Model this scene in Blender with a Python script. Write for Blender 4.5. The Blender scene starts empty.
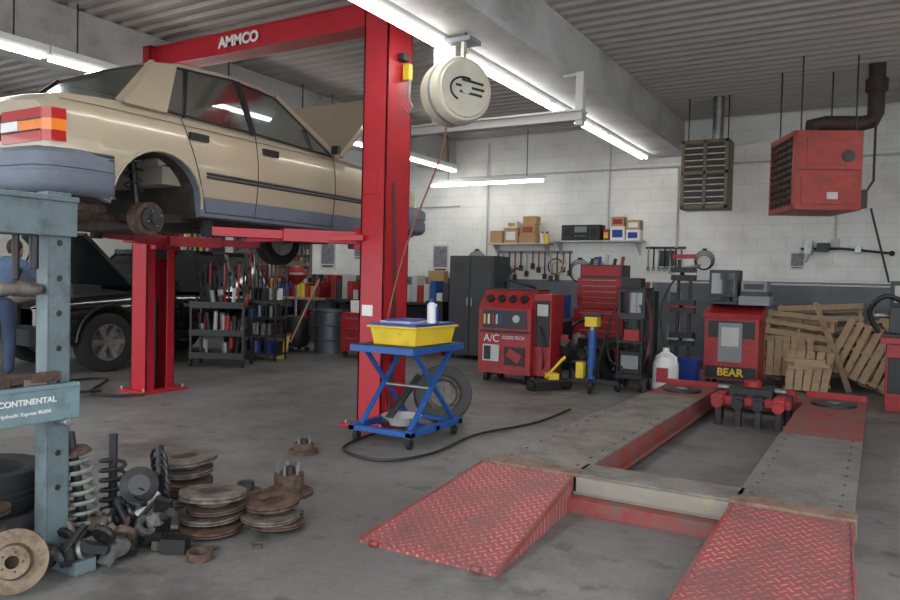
import bpy,bmesh,math,random
from mathutils import Vector,Matrix,Euler
random.seed(7)
pi=math.pi
sc=bpy.context.scene
sc.view_settings.view_transform='Standard'
def S(r,g,b):
    return tuple(((c/255/12.92) if c/255<=.04045 else ((c/255+.055)/1.055)**2.4) for c in (r,g,b))
# ------------------------------------------------------------ materials
def nodes(name):
    m=bpy.data.materials.new(name);m.use_nodes=True;nt=m.node_tree
    return m,nt,nt.nodes['Principled BSDF']
def N(nt,t,**k):
    n=nt.nodes.new(t)
    for a,v in k.items():
        if a in n.inputs.keys(): n.inputs[a].default_value=v
        else: setattr(n,a,v)
    return n
def mixc(nt,fac,a,b,blend='MIX'):
    n=nt.nodes.new('ShaderNodeMix');n.data_type='RGBA';n.blend_type=blend
    for i,v in ((0,fac),(6,a),(7,b)):
        if hasattr(v,'default_value') or hasattr(v,'links'): nt.links.new(v,n.inputs[i])
        elif i==0: n.inputs[0].default_value=v
        else: n.inputs[i].default_value=(*v[:3],1)
    return n.outputs[2]
def mth(nt,op,a,b=None,c=None):
    n=nt.nodes.new('ShaderNodeMath');n.operation=op
    for i,v in enumerate((a,b,c)):
        if v is None: continue
        if isinstance(v,(int,float)): n.inputs[i].default_value=v
        else: nt.links.new(v,n.inputs[i])
    return n.outputs[0]
def ramp(nt,src,p0,p1):
    n=nt.nodes.new('ShaderNodeMapRange');n.inputs[1].default_value=p0;n.inputs[2].default_value=p1
    nt.links.new(src,n.inputs[0]);return n.outputs[0]
def noise(nt,co,scale,detail=4,rough=.6):
    n=N(nt,'ShaderNodeTexNoise');n.inputs['Scale'].default_value=scale;n.inputs['Detail'].default_value=detail;n.inputs['Roughness'].default_value=rough
    nt.links.new(co,n.inputs['Vector']);return n.outputs[0]
_M={}
def mat(name,col,rough=.5,metal=0,var=.12,scale=6,bump=.0,bscale=80,dirt=None,coat=0):
    if name in _M: return _M[name]
    m,nt,p=nodes(name)
    tc=N(nt,'ShaderNodeTexCoord').outputs['Object']
    c=S(*col)
    f=ramp(nt,noise(nt,tc,scale),.3,.7)
    o=mixc(nt,f,[x*(1-var) for x in c],[min(1,x*(1+var)) for x in c])
    if dirt:
        dc,lo,hi,ds=dirt
        g=ramp(nt,noise(nt,tc,ds,8,.7),lo,hi)
        o=mixc(nt,g,o,S(*dc))
    nt.links.new(o,p.inputs['Base Color'])
    p.inputs['Roughness'].default_value=rough;p.inputs['Metallic'].default_value=metal
    if coat: p.inputs['Coat Weight'].default_value=coat
    if bump:
        b=N(nt,'ShaderNodeBump');b.inputs['Strength'].default_value=bump;b.inputs['Distance'].default_value=.01
        nt.links.new(noise(nt,tc,bscale),b.inputs['Height']);nt.links.new(b.outputs[0],p.inputs['Normal'])
    _M[name]=m;return m
def emis(name,col,st):
    m,nt,p=nodes(name);p.inputs['Emission Color'].default_value=(*col,1);p.inputs['Emission Strength'].default_value=st
    p.inputs['Base Color'].default_value=(*col,1);return m
RED=mat('red_paint',(160,34,40),.42,dirt=((84,32,32),.5,.75,5))
REDL=mat('lift_red',(176,32,44),.4,dirt=((120,36,40),.54,.8,3))
REDO=mat('red_worn',(140,54,52),.65,var=.25,dirt=((98,86,80),.42,.64,6),bump=.1)
BLK=mat('black_plastic',(24,24,26),.45)
RUB=mat('rubber',(30,30,31),.85,bump=.15)
DRUB=mat('dusty_rubber',(70,69,70),.9,bump=.2)
STL=mat('steel',(150,150,150),.4,.8,dirt=((95,85,75),.5,.8,9))
DSTL=mat('dark_steel',(66,66,68),.5,.6)
RUST=mat('rust',(96,74,62),.8,.2,var=.3,dirt=((58,46,42),.42,.62,20),bump=.3)
IRON=mat('cast_iron',(116,110,104),.6,.3,var=.2,dirt=((82,66,56),.45,.62,14),bump=.2)
WHT=mat('white_paint',(222,222,220),.5,var=.04)
GRY=mat('grey_paint',(132,135,138),.5)
LGRY=mat('light_grey',(186,186,182),.5,var=.05)
DGR=mat('dark_grey',(52,54,58),.5)
BLU=mat('blue_paint',(34,82,148),.4,dirt=((24,48,84),.55,.8,8))
BLU2=mat('blue_plastic',(30,56,140),.4)
YEL=mat('yellow_paint',(222,190,50),.45,dirt=((150,120,40),.62,.8,9))
CARD=mat('cardboard',(176,142,100),.8)
WOOD=mat('pallet_wood',(182,156,126),.8,var=.35,scale=5,bump=.2,dirt=((118,96,76),.46,.72,5))
CREAM=mat('cream_enamel',(196,190,172),.45,dirt=((140,132,112),.6,.8,6))
BRWN=mat('brown_enamel',(104,92,74),.5,.2,dirt=((62,52,44),.5,.8,9))
PRESS=mat('press_blue_grey',(94,110,114),.5,var=.15,dirt=((62,68,70),.5,.75,9))
BED=mat('press_bed',(106,130,136),.45,dirt=((78,90,94),.5,.75,8))
SKIN=mat('skin',(190,140,112),.6,var=.05)
DENIM=mat('denim',(52,66,92),.85,bump=.15)
SHIRT=mat('work_shirt',(88,108,140),.85)
HAIR=mat('hair',(44,34,28),.7)
STRAW=mat('straw',(206,172,96),.9)
ORNG=mat('amber_lens',(236,130,40),.2,coat=.5)
TLR=mat('red_lens',(176,24,28),.2,coat=.5)
PAPER=mat('paper',(205,205,200),.7,var=.08,scale=20)
PRINT=mat('poster_print',(120,120,128),.6,var=.5,scale=18)
LAMP=emis('tube_glow',(1,.985,.95),16)
LAMP2=emis('wall_tube_glow',(1,.985,.95),6)
PAINT=mat('beige_paint',(172,159,137),.3,.15,var=.04,scale=2,coat=.5)
CREASE=mat('crease',(120,110,94),.4)
CLAD=mat('grey_cladding',(100,108,122),.5,var=.1,scale=5,dirt=((86,86,90),.5,.8,7))
CBLK=mat('black_paint',(14,15,18),.15,.1,coat=1)
UNDER=mat('underbody',(48,43,40),.85,var=.3,bump=.3,dirt=((80,62,50),.5,.7,7))
def glassmat():
    m,nt,p=nodes('window_glass')
    nt.nodes.remove(p);out=nt.nodes['Material Output']
    t=N(nt,'ShaderNodeBsdfTransparent');t.inputs[0].default_value=(.85,.89,.89,1)
    g=N(nt,'ShaderNodeBsdfGlossy');g.inputs['Roughness'].default_value=.12;g.inputs[0].default_value=(.85,.9,.92,1)
    x=N(nt,'ShaderNodeMixShader');x.inputs[0].default_value=.36
    nt.links.new(t.outputs[0],x.inputs[1]);nt.links.new(g.outputs[0],x.inputs[2]);nt.links.new(x.outputs[0],out.inputs[0]);return m
GLS=glassmat()
DGLS=mat('dark_glass',(28,32,36),.08,coat=1)
def blockwall(name,ax):
    m,nt,p=nodes(name)
    tc=N(nt,'ShaderNodeNewGeometry').outputs['Position']
    s=N(nt,'ShaderNodeSeparateXYZ');nt.links.new(tc,s.inputs[0])
    c=N(nt,'ShaderNodeCombineXYZ');nt.links.new(s.outputs[ax],c.inputs[0]);nt.links.new(s.outputs[2],c.inputs[1])
    b=N(nt,'ShaderNodeTexBrick');nt.links.new(c.outputs[0],b.inputs['Vector'])
    b.inputs['Scale'].default_value=1;b.inputs['Brick Width'].default_value=.42;b.inputs['Row Height'].default_value=.21;b.inputs['Mortar Size'].default_value=.006;b.inputs['Mortar Smooth'].default_value=.3
    b.inputs['Color1'].default_value=(1,1,1,1);b.inputs['Color2'].default_value=(.97,.97,.97,1);b.inputs['Mortar'].default_value=(.84,.84,.84,1)
    n=ramp(nt,noise(nt,tc,1.3,6),.3,.75)
    up=mixc(nt,n,S(240,241,238),S(214,213,206));lo=mixc(nt,n,S(118,124,132),S(86,90,96))
    g=ramp(nt,noise(nt,tc,2.4,9,.75),.55,.75);up=mixc(nt,mth(nt,'MULTIPLY',g,.4),up,S(176,172,162))
    z=mth(nt,'GREATER_THAN',s.outputs[2],1.38)
    base=mixc(nt,z,lo,up)
    o=mixc(nt,1.0,base,b.outputs[0],'MULTIPLY')
    nt.links.new(o,p.inputs['Base Color']);p.inputs['Roughness'].default_value=.6
    bp=N(nt,'ShaderNodeBump');bp.inputs['Strength'].default_value=.25;bp.inputs['Distance'].default_value=.01;bp.invert=True
    nt.links.new(b.outputs[1],bp.inputs['Height']);nt.links.new(bp.outputs[0],p.inputs['Normal'])
    return m
def floormat():
    m,nt,p=nodes('stained_concrete')
    tc=N(nt,'ShaderNodeNewGeometry').outputs['Position']
    a=ramp(nt,noise(nt,tc,.45,6,.6),.35,.65);b2=ramp(nt,noise(nt,tc,1.8,10,.75),.38,.66);c=ramp(nt,noise(nt,tc,38,3),.3,.75)
    o=mixc(nt,a,S(92,91,91),S(136,134,131))
    o=mixc(nt,mth(nt,'MULTIPLY',b2,.7),o,S(74,73,73))
    o=mixc(nt,mth(nt,'MULTIPLY',c,.2),o,S(156,154,150))
    v=ramp(nt,noise(nt,tc,.9,5,.65),.52,.64)
    o=mixc(nt,mth(nt,'MULTIPLY',v,.5),o,S(52,51,51))
    v2=ramp(nt,noise(nt,tc,5,3,.5),.62,.68)
    o=mixc(nt,mth(nt,'MULTIPLY',v2,.45),o,S(44,43,43))
    nt.links.new(o,p.inputs['Base Color'])
    nt.links.new(mth(nt,'SUBTRACT',mth(nt,'ADD',mth(nt,'MULTIPLY',b2,.2),.42),mth(nt,'MULTIPLY',v,.12)),p.inputs['Roughness'])
    bp=N(nt,'ShaderNodeBump');bp.inputs['Strength'].default_value=.15;bp.inputs['Distance'].default_value=.01
    nt.links.new(noise(nt,tc,25,6),bp.inputs['Height']);nt.links.new(bp.outputs[0],p.inputs['Normal'])
    return m
def treadmat(name,ca,cb,k,cd):
    m,nt,p=nodes(name)
    tc=N(nt,'ShaderNodeNewGeometry').outputs['Position']
    mp=N(nt,'ShaderNodeMapping');mp.inputs['Rotation'].default_value=(0,0,pi/4);mp.inputs['Scale'].default_value=(k,k,k)
    nt.links.new(tc,mp.inputs[0]);s=N(nt,'ShaderNodeSeparateXYZ');nt.links.new(mp.outputs[0],s.inputs[0])
    X,Y=s.outputs[0],s.outputs[1]
    ax=mth(nt,'ABSOLUTE',mth(nt,'SUBTRACT',mth(nt,'FRACT',X),.5));ay=mth(nt,'ABSOLUTE',mth(nt,'SUBTRACT',mth(nt,'FRACT',Y),.5))
    par=mth(nt,'FLOORED_MODULO',mth(nt,'ADD',mth(nt,'FLOOR',X),mth(nt,'FLOOR',Y)),2)
    def bar(u,v): return mth(nt,'MAXIMUM',mth(nt,'DIVIDE',u,.46),mth(nt,'DIVIDE',v,.14))
    d=mth(nt,'ADD',mth(nt,'MULTIPLY',bar(ax,ay),par),mth(nt,'MULTIPLY',bar(ay,ax),mth(nt,'SUBTRACT',1,par)))
    h=ramp(nt,d,1.1,.7)
    g=ramp(nt,noise(nt,tc,3,9,.75),.4,.62)
    base=mixc(nt,g,S(*ca),S(*cd))
    hi=mixc(nt,g,S(*cb),S(*ca))
    nt.links.new(mixc(nt,h,base,hi),p.inputs['Base Color']);p.inputs['Roughness'].default_value=.5
    bp=N(nt,'ShaderNodeBump');bp.inputs['Strength'].default_value=.8;bp.inputs['Distance'].default_value=.006
    nt.links.new(h,bp.inputs['Height']);nt.links.new(bp.outputs[0],p.inputs['Normal'])
    return m
TREAD=treadmat('red_tread_plate',(152,68,70),(184,136,132),25,(112,82,80))
TREADG=treadmat('grey_tread_plate',(114,112,108),(148,146,142),28,(88,84,80))
PLATE=mat('runway_plate',(126,122,117),.6,.1,var=.2,scale=3,dirt=((92,82,76),.42,.64,4))
WWOOD=mat('worn_wood',(128,106,90),.75,dirt=((92,60,50),.46,.66,9))
# ------------------------------------------------------------ builder
class B:
    def __init__(s): s.bm=bmesh.new();s.mats=[];s.M=Matrix.Identity(4)
    def at(s,loc=(0,0,0),rz=0,rx=0,ry=0):
        s.M=Matrix.Translation(loc)@Euler((rx,ry,rz)).to_matrix().to_4x4();return s
    def mi(s,m):
        if m not in s.mats: s.mats.append(m)
        return s.mats.index(m)
    def raw(s,vs,fs,m,smooth=False):
        bv=[s.bm.verts.new(s.M@Vector(v)) for v in vs];k=s.mi(m);out=[]
        for f in fs:
            try: fc=s.bm.faces.new([bv[i] for i in f])
            except ValueError: continue
            fc.material_index=k;fc.smooth=smooth;out.append(fc)
        return out
    def box(s,c,d,m,rot=None):
        R=Euler(rot).to_matrix() if rot else Matrix.Identity(3)
        vs=[Vector(c)+R@Vector((x*d[0]/2,y*d[1]/2,z*d[2]/2)) for x in(-1,1) for y in(-1,1) for z in(-1,1)]
        s.raw(vs,[(0,1,3,2),(4,6,7,5),(0,4,5,1),(2,3,7,6),(0,2,6,4),(1,5,7,3)],m)
    def b2(s,x0,x1,y0,y1,z0,z1,m): s.box(((x0+x1)/2,(y0+y1)/2,(z0+z1)/2),(abs(x1-x0),abs(y1-y0),abs(z1-z0)),m)
    def hexa(s,b,t,m): s.raw(list(b)+list(t),[(3,2,1,0),(4,5,6,7),(0,1,5,4),(1,2,6,5),(2,3,7,6),(3,0,4,7)],m)
    def bar(s,p,q,w,h,m,up=(0,0,1)):
        p,q=Vector(p),Vector(q);d=(q-p).normalized();u=Vector(up)
        if abs(d.dot(u))>.98:u=Vector((0,1,0))
        a=d.cross(u).normalized()*w/2;b=a.cross(d).normalized()*h/2
        s.hexa([p-a-b,p+a-b,p+a+b,p-a+b],[q-a-b,q+a-b,q+a+b,q-a+b],m)
    def lathe(s,prof,c,axis,m,n=24,closed=False,smooth=True):
        q=Vector(axis).normalized().to_track_quat('Z','Y');c=Vector(c);vs=[];fs=[]
        for r,h in prof:
            for i in range(n):
                a=2*pi*i/n;vs.append(c+q@Vector((r*math.cos(a),r*math.sin(a),h)))
        L=len(prof)
        for j in range(L if closed else L-1):
            k=(j+1)%L
            for i in range(n):
                i2=(i+1)%n;fs.append((j*n+i,j*n+i2,k*n+i2,k*n+i))
        if not closed:
            if prof[0][0]>1e-4: fs.append(tuple(range(n))[::-1])
            if prof[-1][0]>1e-4: fs.append(tuple((L-1)*n+i for i in range(n)))
        fc=s.raw(vs,fs,m,smooth)
        for f in fc:
            if len(f.verts)>4:f.smooth=False
    def cyl(s,p,q,r,m,r2=None,n=16):
        p,q=Vector(p),Vector(q);s.lathe([(r,0),(r if r2 is None else r2,(q-p).length)],p,q-p,m,n)
    def sph(s,c,r,m,sx=1,sy=1,sz=1,n=14):
        vs=[];fs=[]
        for j in range(n//2+1):
            t=pi*j/(n//2)
            for i in range(n):
                a=2*pi*i/n;vs.append(Vector(c)+Vector((r*sx*math.sin(t)*math.cos(a),r*sy*math.sin(t)*math.sin(a),-r*sz*math.cos(t))))
        for j in range(n//2):
            for i in range(n):
                i2=(i+1)%n;fs.append((j*n+i,j*n+i2,(j+1)*n+i2,(j+1)*n+i))
        s.raw(vs,fs,m,True)
    def tube(s,pts,r,m,n=8,sub=0):
        P=[Vector(p) for p in pts]
        if sub:
            Q=[]
            for i in range(len(P)-1):
                p0=P[max(i-1,0)];p1=P[i];p2=P[i+1];p3=P[min(i+2,len(P)-1)]
                for k in range(sub):
                    t=k/sub;Q.append(.5*((2*p1)+(-p0+p2)*t+(2*p0-5*p1+4*p2-p3)*t*t+(-p0+3*p1-3*p2+p3)*t**3))
            Q.append(P[-1]);P=Q
        vs=[];fs=[];u=None
        for i,p in enumerate(P):
            d=(P[min(i+1,len(P)-1)]-P[max(i-1,0)]).normalized()
            if u is None: u=d.orthogonal().normalized()
            else: u=(u-d*u.dot(d)).normalized()
            v=d.cross(u)
            for k in range(n):
                a=2*pi*k/n;vs.append(p+(u*math.cos(a)+v*math.sin(a))*r)
        for i in range(len(P)-1):
            for k in range(n):
                k2=(k+1)%n;fs.append((i*n+k,i*n+k2,(i+1)*n+k2,(i+1)*n+k))
        fs.append(tuple(range(n))[::-1]);fs.append(tuple((len(P)-1)*n+k for k in range(n)))
        s.raw(vs,fs,m,True)
    def prism(s,poly,ax,a,b,m):
        def mk(u,v,w): return {0:(w,u,v),1:(u,w,v),2:(u,v,w)}[ax]
        n=len(poly);vs=[mk(u,v,a) for u,v in poly]+[mk(u,v,b) for u,v in poly]
        s.raw(vs,[tuple(range(n))[::-1],tuple(range(n,2*n))]+[(i,(i+1)%n,n+(i+1)%n,n+i) for i in range(n)],m)
    def done(s,name,bevel=0,seg=2):
        bm=s.bm;bmesh.ops.recalc_face_normals(bm,faces=bm.faces)
        xs=[v.co for v in bm.verts]
        lo=Vector((min(v.x for v in xs),min(v.y for v in xs),min(v.z for v in xs)));hi=Vector((max(v.x for v in xs),max(v.y for v in xs),max(v.z for v in xs)))
        o0=Vector(((lo.x+hi.x)/2,(lo.y+hi.y)/2,lo.z))
        for v in bm.verts: v.co-=o0
        for e in bm.edges:
            if len(e.link_faces)==2 and e.calc_face_angle(0)>.6:e.smooth=False
        me=bpy.data.meshes.new(name);bm.to_mesh(me);bm.free()
        for m in s.mats: me.materials.append(m)
        o=bpy.data.objects.new(name,me);o.location=o0;bpy.context.collection.objects.link(o)
        if bevel:
            md=o.modifiers.new('bev','BEVEL');md.width=bevel;md.segments=seg;md.limit_method='ANGLE';md.angle_limit=.7
        return o
def text(body,size,loc,rot,m,parent,name='lettering',ext=.002,bold=0):
    c=bpy.data.curves.new(name,'FONT');c.body=body;c.size=size;c.extrude=ext;c.offset=bold;c.align_x='CENTER';c.align_y='CENTER';c.materials.append(m)
    o=bpy.data.objects.new(name,c);bpy.context.collection.objects.link(o)
    o.parent=parent;o.matrix_parent_inverse=Matrix.Translation(parent.location).inverted()
    o.location=loc;o.rotation_euler=rot;return o
def tire(b,c,axis,R,w,m=None):
    m=m or RUB
    pr=[(R*.62,-w*.42),(R*.8,-w*.5),(R*.95,-w*.46),(R,-w*.34),(R,-w*.12),(R*.985,-w*.1),(R*.985,-w*.06),(R,-w*.04),(R,w*.04),(R*.985,w*.06),(R*.985,w*.1),(R,w*.12),(R,w*.34),(R*.95,w*.46),(R*.8,w*.5),(R*.62,w*.42)]
    b.lathe(pr,c,axis,m,32,closed=True)
def wheel(b,c,axis,R,w,rim,spokes=5):
    tire(b,c,axis,R,w)
    a=Vector(axis).normalized();c=Vector(c)
    b.lathe([(R*.63,-w*.4),(R*.63,w*.4),(R*.58,w*.4),(R*.56,w*.1),(R*.5,w*.05),(0,w*.05)],c,a,rim,28)
    q=a.to_track_quat('Z','Y')
    for i in range(spokes):
        t=2*pi*i/spokes;d=q@Vector((math.cos(t),math.sin(t),0))
        b.bar(c+a*w*.25+d*R*.1,c+a*w*.3+d*R*.58,R*.16,w*.16,rim,up=a)
    b.cyl(c,c+a*w*.36,R*.17,rim)
# ------------------------------------------------------------ room
XL,XR,YB,ZC=-15.0,3.0,12.2,4.02
b=B();b.b2(XL-3,XR+3,-7,YB+.3,-.12,0,floormat());b.done('floor')
b=B();b.b2(XL-.2,XR+.2,YB,YB+.2,0,ZC+.2,blockwall('block_wall_x',0));b.done('wall_back')
b=B();b.b2(XL-.2,XL,-2,YB,0,ZC+.2,blockwall('block_wall_y',1));b.done('wall_left')
b=B();b.b2(XR,XR+.2,5.5,YB,0,ZC+.2,blockwall('block_wall_yr',1));b.b2(XR,XR+.2,-2,5.5,3.4,ZC+.2,WHT);b.b2(XR,XR+.2,-2,-1.6,0,3.4,WHT);b.done('wall_right')
b=B()
CE=mat('ceiling_panel',(172,168,162),.5,.05,var=.06,scale=2)
prof=[];y=-2.0
while y<YB:
    prof+=[(y,ZC),(y+.03,ZC-.03),(y+.09,ZC-.03),(y+.12,ZC)];y+=.2
prof+=[(YB,ZC),(YB,ZC+.12),(-2,ZC+.12)]
b.prism(prof,0,XL-.1,XR+.1,CE);b.done('ceiling')
BM=mat('beam_paint',(186,186,184),.5,dirt=((126,124,120),.48,.72,1.5))
for i,(x0,x1) in enumerate(((-3.27,-2.77),(-7.55,-7.07),(-11.9,-11.4),(1.2,1.7))):
    b=B();b.b2(x0+.06,x1-.06,-2,YB,3.5,ZC-.03,BM);b.b2(x0,x1,-2,YB,3.44,3.5,BM);b.done('trim_%d'%(i+2))
b=B();b.b2(XL,XR,YB-.015,YB,0,.12,mat('base_grey',(80,82,86),.6));b.done('baseboard_back')
b=B()
for k in range(6): b.b2(XL,XL+.06,3.0,6.6,.02+k*.55,.53+k*.55,WHT)
for k in range(4): b.b2(XL+.05,XL+.075,3.2+k*.85,3.85+k*.85,1.72,2.06,DGLS)
b.b2(XL,XL+.1,2.9,3.0,0,3.4,GRY);b.b2(XL,XL+.1,6.6,6.7,0,3.4,GRY);b.b2(XL,XL+.1,2.9,6.7,3.32,3.4,GRY);b.done('door_1',.01)
b=B()
b.cyl((-7.0,YB-.03,3.28),(XR,YB-.03,3.28),.018,LGRY)
for x,z0,z1 in ((-6.4,1.5,3.9),(-4.05,2.2,3.9),(-2.9,1.3,3.28),(-.6,2.0,3.28),(-10.8,1.2,3.6)): b.cyl((x,YB-.03,z0),(x,YB-.03,z1),.014,LGRY);b.box((x,YB-.04,z0),(.12,.08,.16),LGRY)
b.cyl((-2.9,YB-.03,1.42),(XR,YB-.03,1.42),.012,GRY);b.cyl((-11.2,YB-.03,2.75),(-7.0,YB-.03,2.75),.014,LGRY)
b.done('trim_1')
def fixture(y0,y1,x,z):
    b=B();b.b2(x-.07,x+.07,y0,y1,z-.02,z+.04,WHT)
    b.prism([(x-.07,z-.02),(x-.05,z-.05),(x+.05,z-.05),(x+.07,z-.02)],1,y0,y1,WHT)
    for dx in(-.035,.035): b.cyl((x+dx,y0+.03,z-.065),(x+dx,y1-.03,z-.065),.02,LAMP,n=8)
    for yy in (y0+.3,y1-.3): b.cyl((x,yy,z+.04),(x,yy,ZC-.03),.008,DSTL,n=6)
    b.done('fluorescent_light')
for k in range(6): fixture(-.2+k*2.0,1.78+k*2.0,-3.36,3.44)
for k in range(6): fixture(.2+k*1.95,2.13+k*1.95,-6.96,3.44)
for k in range(4): fixture(1.0+k*2.6,3.2+k*2.6,-11.3,3.44)
for k in range(4): fixture(0+k*2.6,2.2+k*2.6,1.1,3.44)
b=B();b.b2(-7.4,-5.05,11.65,11.77,3.12,3.18,WHT)
for dy in(-.03,.03): b.cyl((-7.35,11.71+dy,3.09),(-5.1,11.71+dy,3.09),.02,LAMP2,n=8)
for x in(-7.0,-5.4): b.cyl((x,11.71,3.18),(x,11.71,ZC-.03),.008,DSTL,n=6)
b.done('fluorescent_light')
b=B();b.b2(-4.75,-2.62,6.94,7.06,2.97,3.05,LGRY);b.b2(-4.75,-2.62,6.9,7.1,3.05,3.07,LGRY)
b.b2(-2.70,-2.62,6.96,7.04,2.92,3.45,LGRY);b.b2(-4.4,-4.36,6.98,7.02,3.06,ZC-.03,LGRY);b.b2(-2.85,-2.62,6.98,7.02,3.42,3.45,LGRY);b.done('hose_rail')
# ------------------------------------------------------------ two post lift
b=B()
H=3.84
def column(xb,dirn,y=5.46):
    w=.38;d=.27
    b.b2(xb,xb+dirn*.02,y-w/2,y+w/2,.02,H,REDL)
    for sy in(-1,1):
        b.b2(xb,xb+dirn*d,y+sy*w/2,y+sy*(w/2-.015),.02,H,REDL)
        b.b2(xb+dirn*(d-.02),xb+dirn*d,y+sy*w/2,y+sy*(w/2-.11),.02,H,REDL)
    b.b2(xb-dirn*.08,xb+dirn*(d+.12),y-.3,y+.3,0,.025,REDL)
    for sy in(-1,1):
        b.prism([(xb,.02),(xb-dirn*.07,.02),(xb,.25)],1,y+sy*.12,y+sy*.13,REDL)
        for dx in (-.05,.33): b.cyl((xb+dirn*dx,y+sy*.26,.02),(xb+dirn*dx,y+sy*.26,.06),.016,STL,n=8)
    b.b2(xb,xb+dirn*d,y-w/2,y+w/2,H-.02,H,REDL)
    b.b2(xb+dirn*.04,xb+dirn*.26,y-.075,y+.075,1.5,2.1,DSTL)
    b.b2(xb+dirn*(d+.005),xb+dirn*(d+.1),y-.16,y+.16,1.60,1.80,REDL)
    b.cyl((xb+dirn*.12,y,1.0),(xb+dirn*.12,y,1.5),.03,DSTL);b.cyl((xb+dirn*.15,y,.03),(xb+dirn*.15,y,1.05),.045,BLK)
column(-3.79,-1);column(-7.28,1)
b.b2(-7.28,-3.79,5.36,5.56,3.62,3.835,REDL);b.b2(-7.28,-3.79,5.34,5.58,3.62,3.635,REDL);b.b2(-7.28,-3.79,5.34,5.58,3.83,3.845,REDL)
for (p,q) in (((-4.12,5.4),(-4.85,4.22)),((-4.12,5.52),(-4.95,6.3)),((-6.95,5.4),(-6.35,4.22)),((-6.95,5.52),(-6.3,6.3))):
    p=Vector((*p,1.70));q=Vector((*q,1.70));m=p.lerp(q,.55)
    b.bar(p,m,.13,.11,REDL);b.bar(m,q,.09,.075,REDL);b.cyl(p-Vector((0,0,.07)),p+Vector((0,0,.09)),.05,DSTL)
    b.cyl(q+Vector((0,0,-.05)),q+Vector((0,0,.085)),.055,RUB)
b.bar((-4.0,5.24,1.70),(-4.9,4.7,1.66),.05,.05,REDL)
b.tube([(-3.77,5.36,2.2),(-3.75,5.36,1.8),(-3.76,5.4,1.3),(-3.77,5.42,.6),(-3.74,5.3,.03)],.012,BLK,sub=5)
b.box((-3.74,5.5,3.2),(.07,.06,.14),YEL);b.cyl((-3.72,5.5,3.2),(-3.72,5.5,2.95),.015,STL);b.tube([(-3.72,5.5,2.95),(-3.68,5.5,2.88),(-3.72,5.5,2.83),(-3.76,5.5,2.88)],.01,STL,sub=3)
b.box((-3.75,5.45,3.32),(.07,.1,.06),DSTL)
b.box((-3.96,5.262,2.2),(.14,.006,.22),REDL);b.box((-3.96,5.264,1.05),(.12,.006,.1),WHT)
lift=b.done('two_post_car_lift',.004,1)
text('AMMCO',.15,(-5.72,5.335,3.73),(pi/2,0,0),WHT,lift,bold=.006)
# ------------------------------------------------------------ cars
def itp(tab,s):
    if s<=tab[0][0]: return tab[0][1]
    for (a,u),(c,v) in zip(tab,tab[1:]):
        if s<=c: return u+(v-u)*(s-a)/(c-a)
    return tab[-1][1]
def carbody(b,T,hw,sh,bot,arches,rows,split,xprof,mats,crown=.035,step=.04,topmat=None):
    L=hw[-1][0];S0=hw[0][0];ss=set(round(i*step,4) for i in range(int(L/step)+1))|{L}
    for c,zc,R in arches:
        for k in range(13): ss.add(round(c-R+2*R*k/12,4))
    for t in hw: ss.add(t[0])
    ss=sorted(x for x in ss if x>=S0);rings=[]
    for s_ in ss:
        w=itp(hw,s_);zt=itp(sh,s_);zb=itp(bot,s_)
        for c,zc,R in arches:
            if abs(s_-c)<R: zb=max(zb,zc+math.sqrt(R*R-(s_-c)**2))
        ring=[(0,zb),(w*.9,zb)]
        for r in rows:
            z=min(max(zb,r),zt-.035);ring.append((w*itp(xprof,z),z))
        ring+=[(w*.955*itp(xprof,zt),zt-.012),(w*.9,zt),(w*.5,zt+crown*.8),(0,zt+crown)]
        rings.append(ring)
    n=len(rings[0])
    for sgn in(1,-1):
        vs=[T(sgn*x,s_,z) for s_,r in zip(ss,rings) for x,z in r]
        for j in range(n-1):
            fs=[(i*n+j,i*n+j+1,(i+1)*n+j+1,(i+1)*n+j) for i in range(len(ss)-1)]
            if j==0: m=mats['under']
            elif j-1<len(rows):
                zr=rows[j-2] if j>=2 else rows[0]-.01
                m=mats['low'] if zr<split[0]-.001 else (mats['strip'] if zr<split[1]-.001 else mats['main'])
            else: m=mats['main']
            if topmat and j>=n-3:
                fa=[f for i,f in enumerate(fs) if topmat[0]<ss[i]<topmat[1]];fb=[f for i,f in enumerate(fs) if not topmat[0]<ss[i]<topmat[1]]
                b.raw(vs,fa,topmat[2],True);fs=fb
            b.raw(vs,fs,m,True)
        for i in (0,len(ss)-1): b.raw([T(sgn*x,ss[i],z) for x,z in rings[i]],[tuple(range(n))],mats['main'])
    bmesh.ops.remove_doubles(b.bm,verts=b.bm.verts,dist=.0008)
def strip(b,T,pts,r,m): b.tube([T(*p) for p in pts],r,m,n=6)
def quad(b,T,pts,m,th=.012):
    P=[Vector(T(*p)) for p in pts];n=(P[1]-P[0]).cross(P[2]-P[0]).normalized()*th
    k=len(P);b.raw([p for p in P]+[p-n for p in P],[tuple(range(k)),tuple(range(k,2*k))[::-1]]+[(i,(i+1)%k,k+(i+1)%k,k+i) for i in range(k)],m)
CX,CY,CZ,K=-5.62,2.7,1.545,1.10
T=lambda x,s,z:(CX+x*K,CY+s*K,CZ+z*K)
b=B()
R0=.10;FW=3.62;L_=4.28
hw=[(R0,.725),(.13,.765),(.2,.80),(.42,.83),(1.2,.84),(2.6,.84),(3.7,.83),(4.1,.78),(4.22,.72),(L_,.64)]
sh=[(R0,.85),(.14,.89),(.22,.915),(.65,.945),(1.4,.935),(2.85,.905),(3.6,.85),(4.1,.76),(4.22,.72),(L_,.67)]
bot=[(R0,.40),(.4,.30),(.6,.23),(3.8,.22),(L_,.28)]
rows=[.24,.30,.38,.46,.50,.535,.60,.68,.76,.84]
xp=[(.2,.945),(.35,.975),(.55,1.0),(.7,.995),(.82,.975),(.92,.95)]
carbody(b,T,hw,sh,bot,[(.87,.29,.36),(FW,.29,.35)],rows,(.38,.38),xp,{'under':UNDER,'low':CLAD,'strip':CLAD,'main':PAINT},topmat=(2.95,4.1,DGR))
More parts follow.
